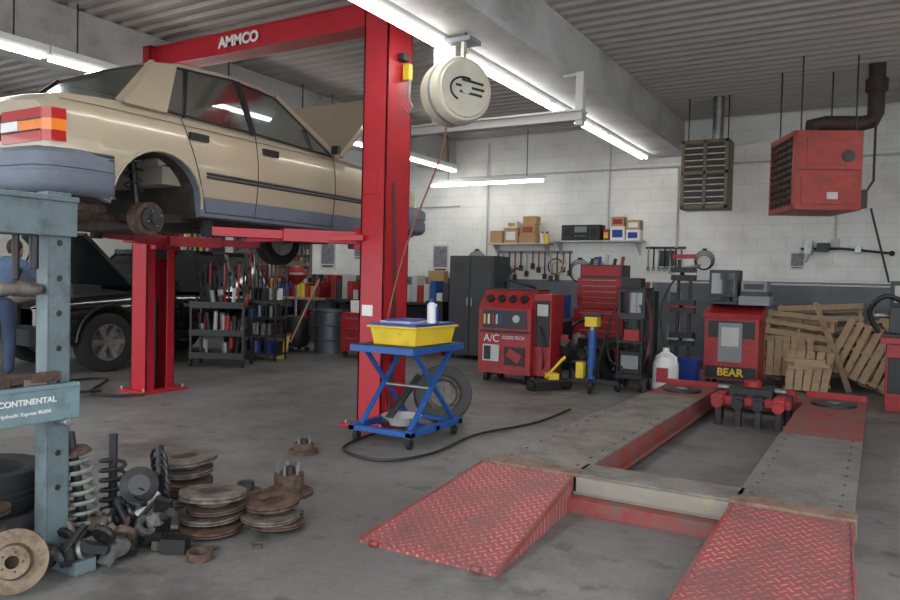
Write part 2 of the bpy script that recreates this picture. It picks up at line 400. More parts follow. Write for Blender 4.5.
for sg in(1,-1):
    def sd(s_,z,o=.003): return (sg*(itp(hw,s_)*itp(xp,z)+o),s_,z)
    for z,r,m in((.55,.013,DGR),(.525,.012,DGR)):
        strip(b,T,[sd(1.25+.05*k,z) for k in range(40)],r,m);strip(b,T,[sd(.2+.05*k,z) for k in range(7)],r,m)
    for s0,lean in((1.28,-.35),(1.76,.0),(2.70,.02)):
        strip(b,T,[sd(s0+lean*(z-.25),z,.0015) for z in(.26,.4,.55,.7,.8,.88,.915)],.004,BLK)
    strip(b,T,[sd(1.28+.05*k,.27,.001) for k in range(30)],.004,BLK)
    strip(b,T,[sd(.18+.05*k,.868,.001) for k in range(62)],.004,CREASE)
    for s0 in(1.18,1.90): b.box(T(*sd(s0,.80,.010)),(.03,.18,.055),BLK)
    for c,zc,R in((.87,.29,.36),(FW,.29,.35)): strip(b,T,[sd(c+(R+.003)*math.cos(a),zc+(R+.003)*math.sin(a),.0) for a in [pi*k/14 for k in range(15)]],.012,PAINT)
    belt=[(.785,.90,.945),(.79,1.75,.935),(.775,2.72,.91)];top=[(.63,2.14,1.315),(.645,1.65,1.345),(.62,1.12,1.315)]
    G=[(sg*x,s_,z) for x,s_,z in belt+top]
    quad(b,T,G,GLS,.006)
    for i in range(len(G)): strip(b,T,[G[i],G[(i+1)%len(G)]],.010,BLK)
    def pil(p,q,w,m,h=.02): b.bar(T(sg*p[0],p[1],p[2]),T(sg*q[0],q[1],q[2]),w,h,m,up=(sg*.9,0,.43))
    pil((.793,1.75,.92),(.65,1.70,1.345),.06,BLK);pil((.787,1.08,.93),(.635,1.22,1.32),.025,BLK);pil((.787,2.45,.91),(.72,2.40,1.1),.02,BLK)
    pil((.79,2.80,.895),(.61,2.16,1.335),.06,PAINT,.04)
    quad(b,T,[(sg*.805,.60,.93),(sg*.80,.93,.93),(sg*.635,1.14,1.33),(sg*.60,.98,1.315)],PAINT,.02)
    quad(b,T,[(sg*.805,.60,.93),(sg*.70,.61,.95),(sg*.55,.98,1.325),(sg*.60,.98,1.315)],PAINT,.02)
    b.box(T(sg*.86,2.68,.95),(.08,.05,.08),BLK)
    for z0,z1,m in((.60,.665,WHT),(.665,.735,ORNG),(.735,.80,TLR)):
        mm=m if m is not WHT else TLR
        b.hexa([T(sg*.30,R0-.015,z0),T(sg*.725,R0-.01,z0),T(sg*.725,R0+.05,z0),T(sg*.30,R0+.05,z0)],[T(sg*.30,R0-.015,z1),T(sg*.725,R0-.01,z1),T(sg*.725,R0+.05,z1),T(sg*.30,R0+.05,z1)],mm)
        b.hexa([T(sg*.715,R0-.012,z0),T(sg*.785,R0+.02,z0),T(sg*.808,R0+.10,z0),T(sg*.7,R0+.10,z0)],[T(sg*.715,R0-.012,z1),T(sg*.78,R0+.02,z1),T(sg*.802,R0+.10,z1),T(sg*.7,R0+.10,z1)],mm)
    b.box(T(sg*.40,R0-.018,.70),(.2,.012,.065),WHT)
    for z in(.665,.735): b.box(T(sg*.51,R0-.017,z),(.46,.008,.008),BLK)
    b.box(T(sg*.5,L_-.015,.58),(.3,.04,.13),LGRY)
quad(b,T,[(-.70,.61,.95),(.70,.61,.95),(.56,.97,1.31),(-.56,.97,1.31)],GLS,.006)
for P in (((-.70,.61,.955),(.70,.61,.955)),((-.70,.61,.955),(-.555,.97,1.32)),((.70,.61,.955),(.555,.97,1.32))): strip(b,T,P,.012,BLK)
quad(b,T,[(.70,2.84,.925),(-.70,2.84,.925),(-.58,2.2,1.34),(.58,2.2,1.34)],GLS,.006)
rs=[.95,1.02,1.2,1.6,1.95,2.14,2.2];rz=[1.315,1.35,1.38,1.40,1.395,1.37,1.345];rw=[.57,.60,.625,.65,.645,.625,.60]
vs=[];fs=[]
for s_,z,w in zip(rs,rz,rw):
    for x,dz in((-1,-.055),(-.96,-.022),(-.8,-.008),(-.4,0),(0,.004),(.4,0),(.8,-.008),(.96,-.022),(1,-.055)): vs.append(T(x*w,s_,z+dz))
for i in range(len(rs)-1):
    for j in range(8): fs.append((i*9+j,i*9+j+1,(i+1)*9+j+1,(i+1)*9+j))
b.raw(vs,fs,PAINT,True)
# bumpers: lofted U-shaped shell
for s0,d in((R0,1),(L_,-1)):
    out=[(.838,.40),(.852,.2),(.84,.08),(.80,-.01),(.72,-.07),(.4,-.105),(0,-.115)]
    O=out+[(-x,y) for x,y in out[-2::-1]];n=len(O)
    lev=[(.29,.045,1),(.305,.02,1),(.34,.0,1),(.42,0,1),(.425,.010,0),(.445,.010,0),(.45,0,1),(.53,.0,1),(.555,.02,1),(.57,.05,1)]
    vs=[];fs=[]
    for z,o_,_ in lev:
        for x,y in O: vs.append(T(x*(1-o_),s0+d*(y+o_),z))
    for j in range(len(lev)-1):
        for i in range(n-1): fs.append((j*n+i,j*n+i+1,(j+1)*n+i+1,(j+1)*n+i))
    a=len(vs);l0=0;l1=(len(lev)-1)*n
    for zz in(.29,.57):
        for x,y in O: vs.append(T(x*.86,s0+d*(y+.09),zz))
    for i in range(n-1): fs+=[(l0+i,a+i,a+i+1,l0+i+1),(l1+i,l1+i+1,a+n+i+1,a+n+i)]
    b.raw(vs,fs,CLAD,True)
    for e in(0,n-1): b.raw([vs[j*n+e] for j in range(len(lev))]+[vs[a+n+e],vs[a+e]],[tuple(range(len(lev)+2))],CLAD)
b.box(T(0,R0-.125,.48),(.32,.01,.15),WHT);b.box(T(0,R0,.71),(.6,.02,.18),DGR)
SEAT=mat('seat_fabric',(150,142,130),.9)
for x in(-.36,.36):
    b.box(T(x,2.05,.52),(.5,.5,.14),SEAT);b.box(T(x,1.82,.80),(.48,.14,.55),SEAT,(.2,0,0));b.box(T(x,1.76,1.1),(.24,.08,.13),SEAT)
b.box(T(0,1.25,.52),(1.4,.5,.14),SEAT);b.box(T(0,1.0,.78),(1.4,.14,.42),SEAT,(.3,0,0));b.box(T(0,2.68,.84),(1.4,.3,.14),BLK)
b.tube([T(-.36+.17*math.cos(a),2.45,.9+.17*math.sin(a)) for a in [2*pi*k/16 for k in range(17)]],.015,BLK)
b.tube([T(.3,3.6,.22),T(.25,2.4,.17),T(.2,1.4,.18),T(.45,.6,.2),T(.5,.15,.28),T(.5,.0,.28)],.03,RUST,sub=4)
b.sph(T(.42,.48,.24),.14,RUST,1.2,1.9,.7);b.box(T(-.1,1.3,.2),(.95,.55,.14),UNDER)
for sg in(1,-1):
    h_=.19;hub=T(sg*.64,.85,h_)
    b.cyl(hub,T(sg*.74,.85,h_),.125,RUST,n=24);b.cyl(T(sg*.74,.85,h_),T(sg*.77,.85,h_),.09,DSTL,n=24);b.cyl(T(sg*.77,.85,h_),T(sg*.80,.85,h_),.035,DSTL)
    for k in range(4):
        a=k*pi/2+.4;b.cyl(T(sg*.76,.85+.055*math.cos(a),h_+.055*math.sin(a)),T(sg*.795,.85+.055*math.cos(a),h_+.055*math.sin(a)),.008,STL,n=6)
    b.bar(hub,T(sg*.5,1.5,.25),.05,.07,UNDER);b.bar(hub,T(sg*.1,.8,.24),.05,.05,UNDER)
    b.cyl(T(sg*.6,.85,.22),T(sg*.54,.83,.72),.03,BLK)
    b.tube([T(sg*.57+.06*math.cos(k*.7),.84+.06*math.sin(k*.7),.38+k*.008) for k in range(36)],.009,DSTL,n=6)
    b.bar(T(sg*.62,FW,.2),T(sg*.2,FW+.05,.24),.06,.06,UNDER);b.cyl(T(sg*.6,FW,.2),T(sg*.52,FW-.03,.75),.035,BLK)
    wheel(b,T(sg*.73,FW,.22),(sg,0,0),.32,.2,STL,8)
b.box(T(0,3.6,.45),(.9,.8,.5),UNDER);b.tube([T(.1,3.5,.2),T(-.2,3.4,.2)],.05,UNDER)
HP=mat('bonnet_liner',(160,146,124),.6)
b.hexa([T(-.70,2.95,.94),T(.70,2.95,.94),T(.70,2.92,.96),T(-.70,2.92,.96)],[T(-.72,3.62,1.62),T(.72,3.62,1.62),T(.72,3.59,1.64),T(-.72,3.59,1.64)],PAINT)
for x in(-.66,0,.66): b.bar(T(x,2.99,.95),T(x,3.64,1.60),.06,.03,HP)
b.bar(T(-.66,3.61,1.57),T(.66,3.61,1.57),.06,.03,HP);b.bar(T(.6,3.9,.82),T(.6,3.55,1.5),.015,.015,DSTL)
b.done('sedan_car')
# --- black pickup, nose towards the camera side
PX,PY=-9.74,9.4
T=lambda x,s,z:(PX-x,PY-s,z)
b=B()
hw2=[(0,.80),(.1,.88),(.6,.92),(3.25,.92),(3.85,.90),(4.15,.82),(4.25,.72)]
sh2=[(0,1.0),(.2,1.05),(2.85,1.06),(3.65,1.0),(4.05,.95),(4.25,.86)]
bot2=[(0,.45),(.5,.38),(3.55,.36),(4.25,.38)]
carbody(b,T,hw2,sh2,bot2,[(.8,.42,.46),(3.33,.42,.46)],[.4,.5,.6,.7,.8,.9],(.5,.5),[(.3,.96),(.6,1.0),(.8,1.0),(1.05,.96)],{'under':UNDER,'low':BLK,'strip':BLK,'main':CBLK},topmat=(2.9,4.0,DGR))
for sg in(1,-1):
    wheel(b,T(sg*.80,3.33,.395),(-sg,0,0),.395,.24,STL,6);wheel(b,T(sg*.80,.8,.395),(-sg,0,0),.395,.24,STL,6)
    strip(b,T,[(sg*(.925),3.33+.47*math.cos(a),.42+.47*math.sin(a)) for a in [pi*k/12 for k in range(13)]],.02,BLK)
    quad(b,T,[(sg*.87,.35,1.06),(sg*.87,2.65,1.06),(sg*.70,2.1,1.62),(sg*.70,.6,1.62)],DGLS,.01)
    for s0,s1 in((.35,.6),(1.1,1.15),(1.8,1.75),(2.7,2.1)): b.bar(T(sg*.88,s0,1.04),T(sg*.70,s1,1.65),.07,.03,CBLK)
    b.box(T(sg*1.0,2.5,1.12),(.2,.09,.16),BLK);b.box(T(sg*.62,4.21,.75),(.32,.08,.2),LGRY)
    for s0 in(1.2,2.0): b.box(T(sg*.925,s0,.93),(.02,.16,.04),DSTL)
quad(b,T,[(-.78,2.75,1.06),(.78,2.75,1.06),(.64,2.1,1.63),(-.64,2.1,1.63)],DGLS,.01)
quad(b,T,[(-.8,.3,1.04),(.8,.3,1.04),(.66,.6,1.62),(-.66,.6,1.62)],DGLS,.01)
b.b2(PX-.70,PX+.70,PY-2.15,PY-.55,1.62,1.69,CBLK)
b.box(T(0,4.25,.78),(.85,.06,.28),DSTL);b.box(T(0,4.27,.5),(1.6,.12,.2),DGR)
b.hexa([T(-.8,2.85,1.08),T(.8,2.85,1.08),T(.8,2.81,1.10),T(-.8,2.81,1.10)],[T(-.72,3.6,1.80),T(.72,3.6,1.80),T(.72,3.55,1.84),T(-.72,3.55,1.84)],CBLK)
b.bar(T(.7,3.75,.98),T(.68,3.45,1.66),.02,.02,DSTL)
for x,y,z,w,h in((0,3.55,1.08,.5,.16),(.4,3.65,1.06,.25,.14),(-.45,3.45,1.06,.3,.18)): b.box(T(x,y,z),(w,.4,h),DSTL if x else BLK)
b.done('pickup_truck')
# ------------------------------------------------------------ person
def person(loc,rz):
    root=bpy.data.objects.new('man',None);bpy.context.collection.objects.link(root);root.location=loc;root.rotation_euler=(0,0,rz)
    def skin(name,V,E,m,sub=2,rt=0):
        me=bpy.data.meshes.new(name);me.from_pydata([v[:3] for v in V],E,[]);o=bpy.data.objects.new(name,me);bpy.context.collection.objects.link(o);o.parent=root
        md=o.modifiers.new('skin','SKIN');md.use_smooth_shade=True
        for i,v in enumerate(V):
            d=me.skin_vertices[0].data[i];r=v[3];d.radius=(r,v[4] if len(v)>4 else r);d.use_root=(i==rt)
        s2=o.modifiers.new('sub','SUBSURF');s2.levels=sub;s2.render_levels=sub;me.materials.append(m);return o
    skin('trousers',[(0,0,.95,.15,.11),(.09,0,.86,.10),(.11,.03,.5,.07),(.12,-.02,.1,.06),(-.09,0,.86,.10),(-.12,.08,.5,.07),(-.13,.04,.1,.06),(0,0,1.02,.15,.11)],[(0,1),(1,2),(2,3),(0,4),(4,5),(5,6),(0,7)],DENIM)
    skin('shirt',[(0,.0,1.0,.15,.11),(0,.05,1.15,.15,.11),(0,.13,1.32,.16,.11),(0,.17,1.43,.11,.08),(.19,.17,1.40,.06),(.26,.36,1.22,.048),(-.19,.17,1.40,.06),(-.26,.38,1.24,.048),(0,.2,1.47,.055)],[(0,1),(1,2),(2,3),(3,4),(4,5),(3,6),(6,7),(3,8)],SHIRT)
    for sg in(1,-1):
        skin('forearm',[(sg*.25,.34,1.235,.042),(sg*.22,.47,1.2,.036),(sg*.17,.58,1.18,.027),(sg*.16,.63,1.175,.03,.018),(sg*.155,.67,1.17,.032,.014)],[(0,1),(1,2),(2,3),(3,4)],SKIN)
        for k,(dx,l) in enumerate(((-.03,.07),(-.01,.08),(.01,.075),(.03,.06))):
            x=sg*.155+dx;skin('finger',[(x,.675,1.17,.009),(x,.675+l*.5,1.165,.009),(x,.675+l*.85,1.145,.008),(x,.675+l*.95,1.125,.007)],[(0,1),(1,2),(2,3)],SKIN,1)
        skin('thumb',[(sg*.13,.62,1.17,.011),(sg*.105,.655,1.16,.010),(sg*.10,.69,1.15,.009)],[(0,1),(1,2)],SKIN,1)
        skin('shoe',[(sg*.12,-.05,.05,.045),(sg*.12,.04,.045,.048,.04),(sg*.13,.14,.035,.042,.032)],[(0,1),(1,2)],BLK)
    h=B();c=Vector((0,.29,1.58))
    h.sph(c,.1,SKIN,.78,.95,1.18,20);h.sph(c+Vector((0,.05,-.06)),.06,SKIN,.85,.8,.9);h.sph(c+Vector((0,-.018,.028)),.103,HAIR,.82,.95,1.1,20);h.sph(c+Vector((0,.1,-.015)),.018,SKIN,.8,1,1.2)
    for sg in(1,-1): h.sph(c+Vector((sg*.03,.082,.012)),.011,WHT);h.sph(c+Vector((sg*.03,.092,.012)),.005,BLK);h.sph(c+Vector((sg*.08,0,-.005)),.025,SKIN,.35,.8,1.2)
    h.box(c+Vector((0,.096,-.05)),(.045,.01,.008),mat('lips',(150,84,76),.5));h.cyl((0,.2,1.45),(0,.26,1.52),.052,SKIN)
    ho=h.done('head');ho.parent=root
person((-8.98,4.74,0),.5)
# ------------------------------------------------------------ alignment rack
b=B()
for x0,x1,side_ in((-2.12,-1.54,1),(-.64,-.08,-1)):
    b.b2(x0,x1,4.2,8.65,.06,.185,REDO)
    for k in range(5): b.b2(x0+.05,x1-.05,4.3+k*1.02,4.5+k*1.02,0,.06,DSTL)
    b.b2(x0-.005,x1+.005,4.26,6.3,.185,.2,PLATE if side_>0 else TREADG)
    b.b2(x0-.005,x1+.005,6.32,7.7,.185,.196,PLATE if side_>0 else REDO)
    b.b2(x0,x1,7.7,8.6,.185,.19,REDO);b.cyl(((x0+x1)/2,8.15,.19),((x0+x1)/2,8.15,.215),.2,DSTL,n=28);b.cyl(((x0+x1)/2,8.15,.215),((x0+x1)/2,8.15,.225),.06,STL)
    b.b2(x0,x1,8.6,8.66,.185,.25,RED)
    b.b2(x0-.02,x1+.02,4.12,4.26,.1,.205,WWOOD)
    e=x1 if side_>0 else x0
    b.b2(e,e+side_*.06,4.3,8.6,.05,.08,REDO)
    for k in range(9): b.cyl((x0+.06,4.35+k*.24,.2),(x0+.06,4.35+k*.24,.204),.012,DSTL,n=8);b.cyl((x1-.06,4.35+k*.24,.2),(x1-.06,4.35+k*.24,.204),.012,DSTL,n=8)
CB=mat('worn_yellow_beam',(132,126,116),.6,dirt=((164,148,84),.55,.68,5))
b.b2(-1.54,-.64,4.12,4.42,.06,.19,CB);b.b2(-1.56,-.62,4.14,4.42,.19,.2,PLATE);b.b2(-1.52,-.66,4.105,4.12,.1,.19,CB);b.b2(-1.56,-.62,4.02,4.12,.0,.085,REDO)
b.b2(-1.54,-.64,8.3,8.6,.05,.17,REDO)
rack=b.done('alignment_rack',.004,1)
b=B()
for a0,a1,c0,c1 in((-2.24,-1.46,-2.15,-1.54),(-.72,-.02,-.64,-.08)):
    b.hexa([(a0,2.95,0),(a1,2.95,0),(c1,4.11,0),(c0,4.11,0)],[(a0,2.95,.012),(a1,2.95,.012),(c1,4.11,.19),(c0,4.11,.19)],TREAD)
    for (p,q) in(((a0,2.95,.006),(c0,4.11,.182)),((a1,2.95,.006),(c1,4.11,.182))): b.bar(p,q,.012,.03,REDO)
    for x in(a0+.1,a1-.1): b.cyl((x-.025,2.94,.015),(x+.025,2.94,.015),.015,REDO,n=10)
b.done('drive_on_ramp')
b=B()
b.b2(-1.4,-.68,7.9,8.02,.22,.32,RED);b.b2(-1.4,-.68,7.45,7.55,.2,.28,RED)
for x in(-1.32,-1.14,-.96,-.78): b.b2(x-.05,x+.05,7.4,8.0,.2,.3,RED if x in(-1.32,-.78) else BLK);b.cyl((x,7.36,.22),(x,7.5,.22),.055,BLK if x in(-1.14,-.96) else RED);b.b2(x-.03,x+.03,7.42,7.48,.0,.2,DSTL)
b.b2(-1.25,-.85,7.55,7.9,.26,.36,BLK);b.cyl((-1.05,7.7,.36),(-1.05,7.7,.42),.08,RED);b.cyl((-1.38,7.75,.33),(-.75,7.75,.33),.03,STL)
for x in(-1.36,-.73): b.cyl((x,7.75,0),(x,7.75,.3),.04,DSTL)
b.done('rolling_bridge_jack',.005,1)
# ------------------------------------------------------------ scissor lift cart
b=B();x0,x1,y0,y1=-3.72,-3.1,4.72,5.52;zt=.80
b.b2(x0,x1,y0,y1,zt-.055,zt,BLU);b.b2(x0+.02,x1-.02,y0+.02,y1-.02,zt,zt+.005,DGR)
for x in(x0+.03,x1-.03): b.b2(x-.03,x+.03,y0,y1,.1,.15,BLU)
for y in(y0+.03,y1-.03,(y0+y1)/2): b.b2(x0,x1,y-.03,y+.03,.1,.14,BLU)
for x in(x0+.07,x1-.07):
    b.bar((x,y0+.08,.14),(x,y1-.1,zt-.05),.02,.045,BLU,up=(1,0,0));b.bar((x+.022,y1-.08,.14),(x+.022,y0+.1,zt-.05),.02,.045,BLU,up=(1,0,0))
b.cyl((x0+.07,5.12,.44),(x1-.07,5.12,.44),.015,STL);b.cyl((x0+.3,y0+.1,.17),(x0+.3,5.3,.5),.03,DSTL)
for x in(x0+.05,x1-.05):
    for y in(y0+.05,y1-.05): b.lathe([(.0,-.02),(.045,-.02),(.05,0),(.045,.02),(0,.02)],(x,y,.05),(1,.2,0),RUB,16);b.box((x,y,.09),(.04,.05,.04),STL)
b.done('scissor_lift_cart',.004,1)
b=B();b.lathe([(0,.0),(.1,.0),(.16,.07),(.17,.075),(.15,.07),(.09,.015),(0,.012)],(-3.35,4.95,.15),(0,0,1),LGRY,24);b.done('drain_pan')
def bin_(b,x0,x1,y0,y1,z0,z1,m,t=.015,fl=.03):
    b.hexa([(x0+fl,y0+fl,z0),(x1-fl,y0+fl,z0),(x1-fl,y1-fl,z0),(x0+fl,y1-fl,z0)],[(x0+fl*.8,y0+fl*.8,z0+.01),(x1-fl*.8,y0+fl*.8,z0+.01),(x1-fl*.8,y1-fl*.8,z0+.01),(x0+fl*.8,y1-fl*.8,z0+.01)],m)
    cx,cy=(x0+x1)/2,(y0+y1)/2
    def ins(p,f): return (p[0]+(f if p[0]<cx else -f),p[1]+(f if p[1]<cy else -f))
    for (a,c) in (((x0,y0),(x1,y0)),((x1,y0),(x1,y1)),((x1,y1),(x0,y1)),((x0,y1),(x0,y0))):
        ab,cb=ins(a,fl),ins(c,fl);ai,ci=ins(a,t),ins(c,t);abi,cbi=ins(a,fl+t),ins(c,fl+t)
        b.hexa([(*ab,z0),(*cb,z0),(*cbi,z0),(*abi,z0)],[(*a,z1),(*c,z1),(*ci,z1),(*ai,z1)],m)
b=B();bin_(b,-3.58,-3.13,4.80,5.42,.806,.95,YEL,fl=.025)
b.b2(-3.60,-3.11,4.78,5.44,.945,.96,YEL);b.done('parts_tray',.004,1)
b=B();b.b2(-3.60,-3.14,4.82,5.42,.961,.98,BLU2);b.b2(-3.55,-3.25,4.9,5.3,.98,.995,LGRY);b.box((-3.4,5.05,1.003),(.26,.3,.015),BLU2,(.0,.0,.3));b.done('shop_towel')
def can(name,x,y,z,r,h,m,cap):
    b=B();b.lathe([(0,0),(r,0),(r,h*.78),(r*.55,h*.86),(r*.5,h*.86),(r*.5,h),(0,h)],(x,y,z),(0,0,1),m,18);b.lathe([(r*.52,h*.84),(r*.52,h*1.02),(0,h*1.02)],(x,y,z),(0,0,1),cap,14);b.done(name)
can('spray_can',-3.19,5.12,.981,.036,.2,WHT,BLU2);can('spray_can',-3.29,5.34,.981,.03,.15,BLU2,WHT)
b=B();c=Vector((-3.50,5.85,.27));ax=(.55,-.75,.2);tire(b,c,ax,.27,.19,DRUB);b.lathe([(.165,-.06),(.165,.05),(.14,.06),(.12,.02),(0,.02)],c,ax,IRON,24);b.done('spare_tire')
b=B();b.tube([(-3.68,5.1,.02),(-3.55,4.45,.02),(-3.1,4.3,.02),(-2.9,4.7,.02),(-2.95,5.5,.02),(-2.75,6.3,.02),(-2.75,7.2,.02)],.012,BLK,sub=8);b.done('air_hose')
b=B();b.tube([(-7.4,5.0,.02),(-7.7,4.6,.02),(-8.3,4.9,.02),(-8.2,5.6,.02),(-7.3,4.8,.02),(-6.8,5.1,.02)],.014,BLK,sub=8);b.done('air_hose')
# ------------------------------------------------------------ cord reel
b=B();C=Vector((-3.22,5.5,2.97));A=Vector((.87,-.5,0)).normalized();P_=Vector((.5,.87,0))
b.lathe([(0,-.17),(.25,-.17),(.28,-.15),(.28,.10),(.265,.13),(.245,.135),(.235,.15),(0,.15)],C,A,CREAM,40)
b.lathe([(.285,-.02),(.29,0),(.285,.02)],C,A,GRY,40);b.lathe([(.05,.15),(.05,.165),(0,.165)],C,A,LGRY,16)
F=C+A*.155
for k,(z,l0,l1) in enumerate(((.05,-.04,.17),(0.0,-.10,.18),(-.05,-.06,.16))): b.bar(F+P_*l0+Vector((0,0,z+.02)),F+P_*l1+Vector((0,0,z)),.006,.02,BLK,up=(0,0,1))
b.tube([F+P_*(-.02+.13*math.cos(a))+Vector((0,0,.1*math.sin(a)-.01)) for a in [pi*.35+pi*1.0*k/12 for k in range(13)]],.009,BLK,n=6)
for d in(-.2,.2): b.bar(C+A*d*.5+Vector((0,0,.2)),C+A*d*.5+Vector((0,0,.42)),.03,.05,CREAM)
b.box(C+Vector((0,0,.42)),(.34,.2,.04),GRY);b.box(C+Vector((-.1,.02,.30)),(.22,.16,.16),LGRY)
for d in(-.13,.13): b.cyl(C+A*d+Vector((0,0,.43)),(C.x+A.x*d,C.y+A.y*d,ZC-.03),.012,DSTL,n=8)
b.tube([C+Vector((-.1,0,-.28)),C+Vector((-.14,-.02,-.55)),(-3.5,5.35,1.9),(-3.62,5.3,1.5),(-3.70,5.22,1.0),(-3.68,5.22,.82)],.008,mat('orange_cord',(130,76,60),.6),sub=6)
b.done('cord_reel')
# ------------------------------------------------------------ heaters
b=B();x0,x1,y0,y1,z0,z1=-2.5,-1.86,10.6,11.0,2.42,3.38
b.b2(x0,x1,y0+.03,y1,z0,z1,BRWN)
for x in(x0,x1-.05,(x0+x1)/2-.02): b.b2(x,x+.05,y0,y0+.05,z0,z1,BRWN)
for z in(z0,z1-.05,(z0+z1)/2): b.b2(x0,x1,y0,y0+.05,z,z+.05,BRWN)
FIN=mat('fin',(66,58,50),.5,.4)
for k in range(20): b.b2(x0+.04,x1-.04,y0+.01,y0+.03,z0+.07+k*.043,z0+.085+k*.043,FIN if k%2 else CREAM)
b.b2(x0+.06,x1-.06,y0+.025,y0+.035,z0+.06,z1-.06,BLK)
b.cyl((-2.05,10.8,z1),(-2.05,10.8,ZC-.02),.075,STL)
for x in(x0+.05,x1-.05): b.cyl((x,10.8,z1),(x,10.8,ZC),.01,DSTL,n=6)
b.done('unit_heater',.004,1)
b=B();b.at((-.72,9.7,0),rz=math.radians(25))
HR=mat('heater_red',(160,48,36),.45,dirt=((96,44,36),.45,.75,5))
b.b2(-.36,.36,-.4,.4,2.24,3.14,HR);b.b2(-.39,-.36,-.4,.4,2.24,2.3,HR);b.b2(-.39,-.36,-.4,.4,3.08,3.14,HR);b.b2(-.39,-.36,-.4,-.35,2.24,3.14,HR);b.b2(-.39,-.36,.35,.4,2.24,3.14,HR)
b.b2(-.365,-.36,-.35,.35,2.3,3.08,BLK)
for k in range(10): b.box((-.385,0,2.35+k*.078),(.05,.7,.012),RUST,(0,.6,0))
for k in range(5): b.b2(-.385,-.375,-.3+k*.15,-.295+k*.15,2.3,3.08,RUST)
b.b2(-.3,.3,-.41,-.4,2.3,2.62,HR);b.b2(-.02,.10,-.415,-.40,2.36,2.44,LGRY);b.b2(-.34,.34,-.405,-.4,2.69,2.7,BLK);b.b2(-.25,.2,-.406,-.4,2.75,3.05,HR)
b.cyl((.2,-.42,2.85),(.2,-.4,2.85),.07,DSTL)
for x in(-.3,.3):
    for y in(-.34,.34): b.cyl((x,y,3.14),(x,y,ZC),.01,DSTL,n=6)
FL=mat('flue_pipe',(70,56,48),.7,.3,dirt=((40,34,32),.45,.7,6))
b.tube([(-.05,0,3.12),(-.05,0,3.28),(.1,.0,3.3),(.5,0,3.3),(.62,0,3.33),(.66,0,3.42),(.66,0,3.75)],.09,FL,n=14);b.cyl((.66,0,3.68),(.66,0,3.82),.12,FL);b.cyl((.66,0,3.8),(.66,0,ZC),.09,FL)
b.tube([(.36,-.1,2.5),(.55,-.1,2.5),(.62,-.1,2.62),(.62,-.1,3.3)],.015,DSTL);b.box((.42,-.2,2.38),(.12,.16,.2),DSTL)
b.done('unit_heater',.004,1)
b=B();b.tube([(-1.05,12.1,1.93),(-.5,12.05,1.93),(.12,12.0,1.86)],.018,DSTL);b.box((-.75,12.05,1.95),(.16,.18,.12),BLK);b.box((-.95,12.12,1.95),(.1,.14,.2),STL);b.cyl((-.16,12.0,2.5),(.1,12.0,1.45),.015,DSTL,n=8);b.box((-.3,12.1,1.92),(.08,.18,.1),STL);b.sph((.12,12,1.86),.04,BLK)
b.cyl((-.88,12.05,1.93),(-.98,12.05,1.72),.012,STL);b.done('wall_swing_arm')
# ------------------------------------------------------------ pallets
def pallet(loc,rz,rx,w=1.0,l=1.1,ry=0,spin=0):
    b=B();b.M=Matrix.Translation(loc)@Matrix.Rotation(rz,4,'Z')@Matrix.Rotation(rx,4,'X')@Matrix.Rotation(spin,4,'Z')
    for k in range(7): b.box((-w/2+.05+k*(w-.1)/6,0,.125),(.085+random.uniform(-.015,.01),l,.018),WOOD,(0,0,random.uniform(-.03,.03)))
    for y in(-l/2+.04,0,l/2-.04): b.box((0,y,.067),(w,.04,.095),WOOD)
    for k in range(4): b.box((-w/2+.06+k*(w-.12)/3,0,.01),(.1,l,.018),WOOD)
    b.done('wooden_pallet')
pallet((-.72,11.78,.58),0.0,1.38,spin=pi/2+.06,w=1.05,l=1.1);pallet((-1.0,11.45,.50),-.05,1.2,w=.95,l=.9,spin=pi/2-.1)
pallet((.12,11.5,.52),-.1,1.2,spin=.5,w=.9,l=.85);pallet((-.12,11.15,.44),-.05,1.1,spin=-.35,w=.8,l=.8);pallet((-1.1,11.1,.34),.1,1.05,w=.7,l=.6)
b=B()
for k in range(9): b.box((-.78+random.uniform(-.06,.06),10.62+random.uniform(-.06,.06),.03+k*.045),(random.uniform(.4,.55),.1,.045),WOOD,(0,0,random.uniform(-.3,.3)))
for k in range(5): b.bar((-.98+k*.1,10.4,.02),(-1.0+k*.12,10.75,.5),.09,.02,WOOD)
b.bar((-.3,10.7,.02),(-.75,11.0,1.15),.09,.02,WOOD);b.bar((.1,10.75,.02),(.35,11.0,1.0),.08,.02,WOOD)
b.done('scrap_wood_pile')
# ------------------------------------------------------------ alignment machine
b=B();x0,x1,y0,y1=-2.02,-1.34,10.2,10.8
b.b2(x0,x1,y0,y1,.1,.92,RED);b.hexa([(x0-.02,y0-.05,.92),(x1+.02,y0-.05,.92),(x1+.02,y1,.92),(x0-.02,y1,.92)],[(x0-.02,y0-.02,.98),(x1+.02,y0-.02,.98),(x1+.02,y1,1.12),(x0-.02,y1,1.12)],RED)
b.b2(x0+.05,x1-.05,y0-.01,y0,.66,.88,BLK);b.b2(x0+.18,x1-.2,y0-.02,y0-.01,.34,.86,GRY);b.b2(x0+.22,x1-.24,y0-.025,y0-.02,.55,.8,LGRY);b.b2(x0+.02,x1-.02,y0-.006,y0,.12,.28,BLK)
b.b2(x0,x0+.38,10.35,10.75,1.1,1.14,DGR);b.b2(x0+.02,x0+.38,10.3,10.7,1.2,1.56,DGR);b.b2(x0+.05,x0+.35,10.29,10.3,1.24,1.52,DGLS);b.b2(x0+.15,x0+.27,10.45,10.6,1.1,1.22,BLK)
b.b2(x0+.4,x1+.1,10.3,10.75,1.1,1.22,GRY);b.b2(x0+.42,x1+.08,10.32,10.7,1.22,1.28,DGR);b.b2(x0+.42,x1+.06,10.34,10.7,1.28,1.42,GRY);b.b2(x0+.46,x1+.02,10.33,10.34,1.31,1.38,DGR)
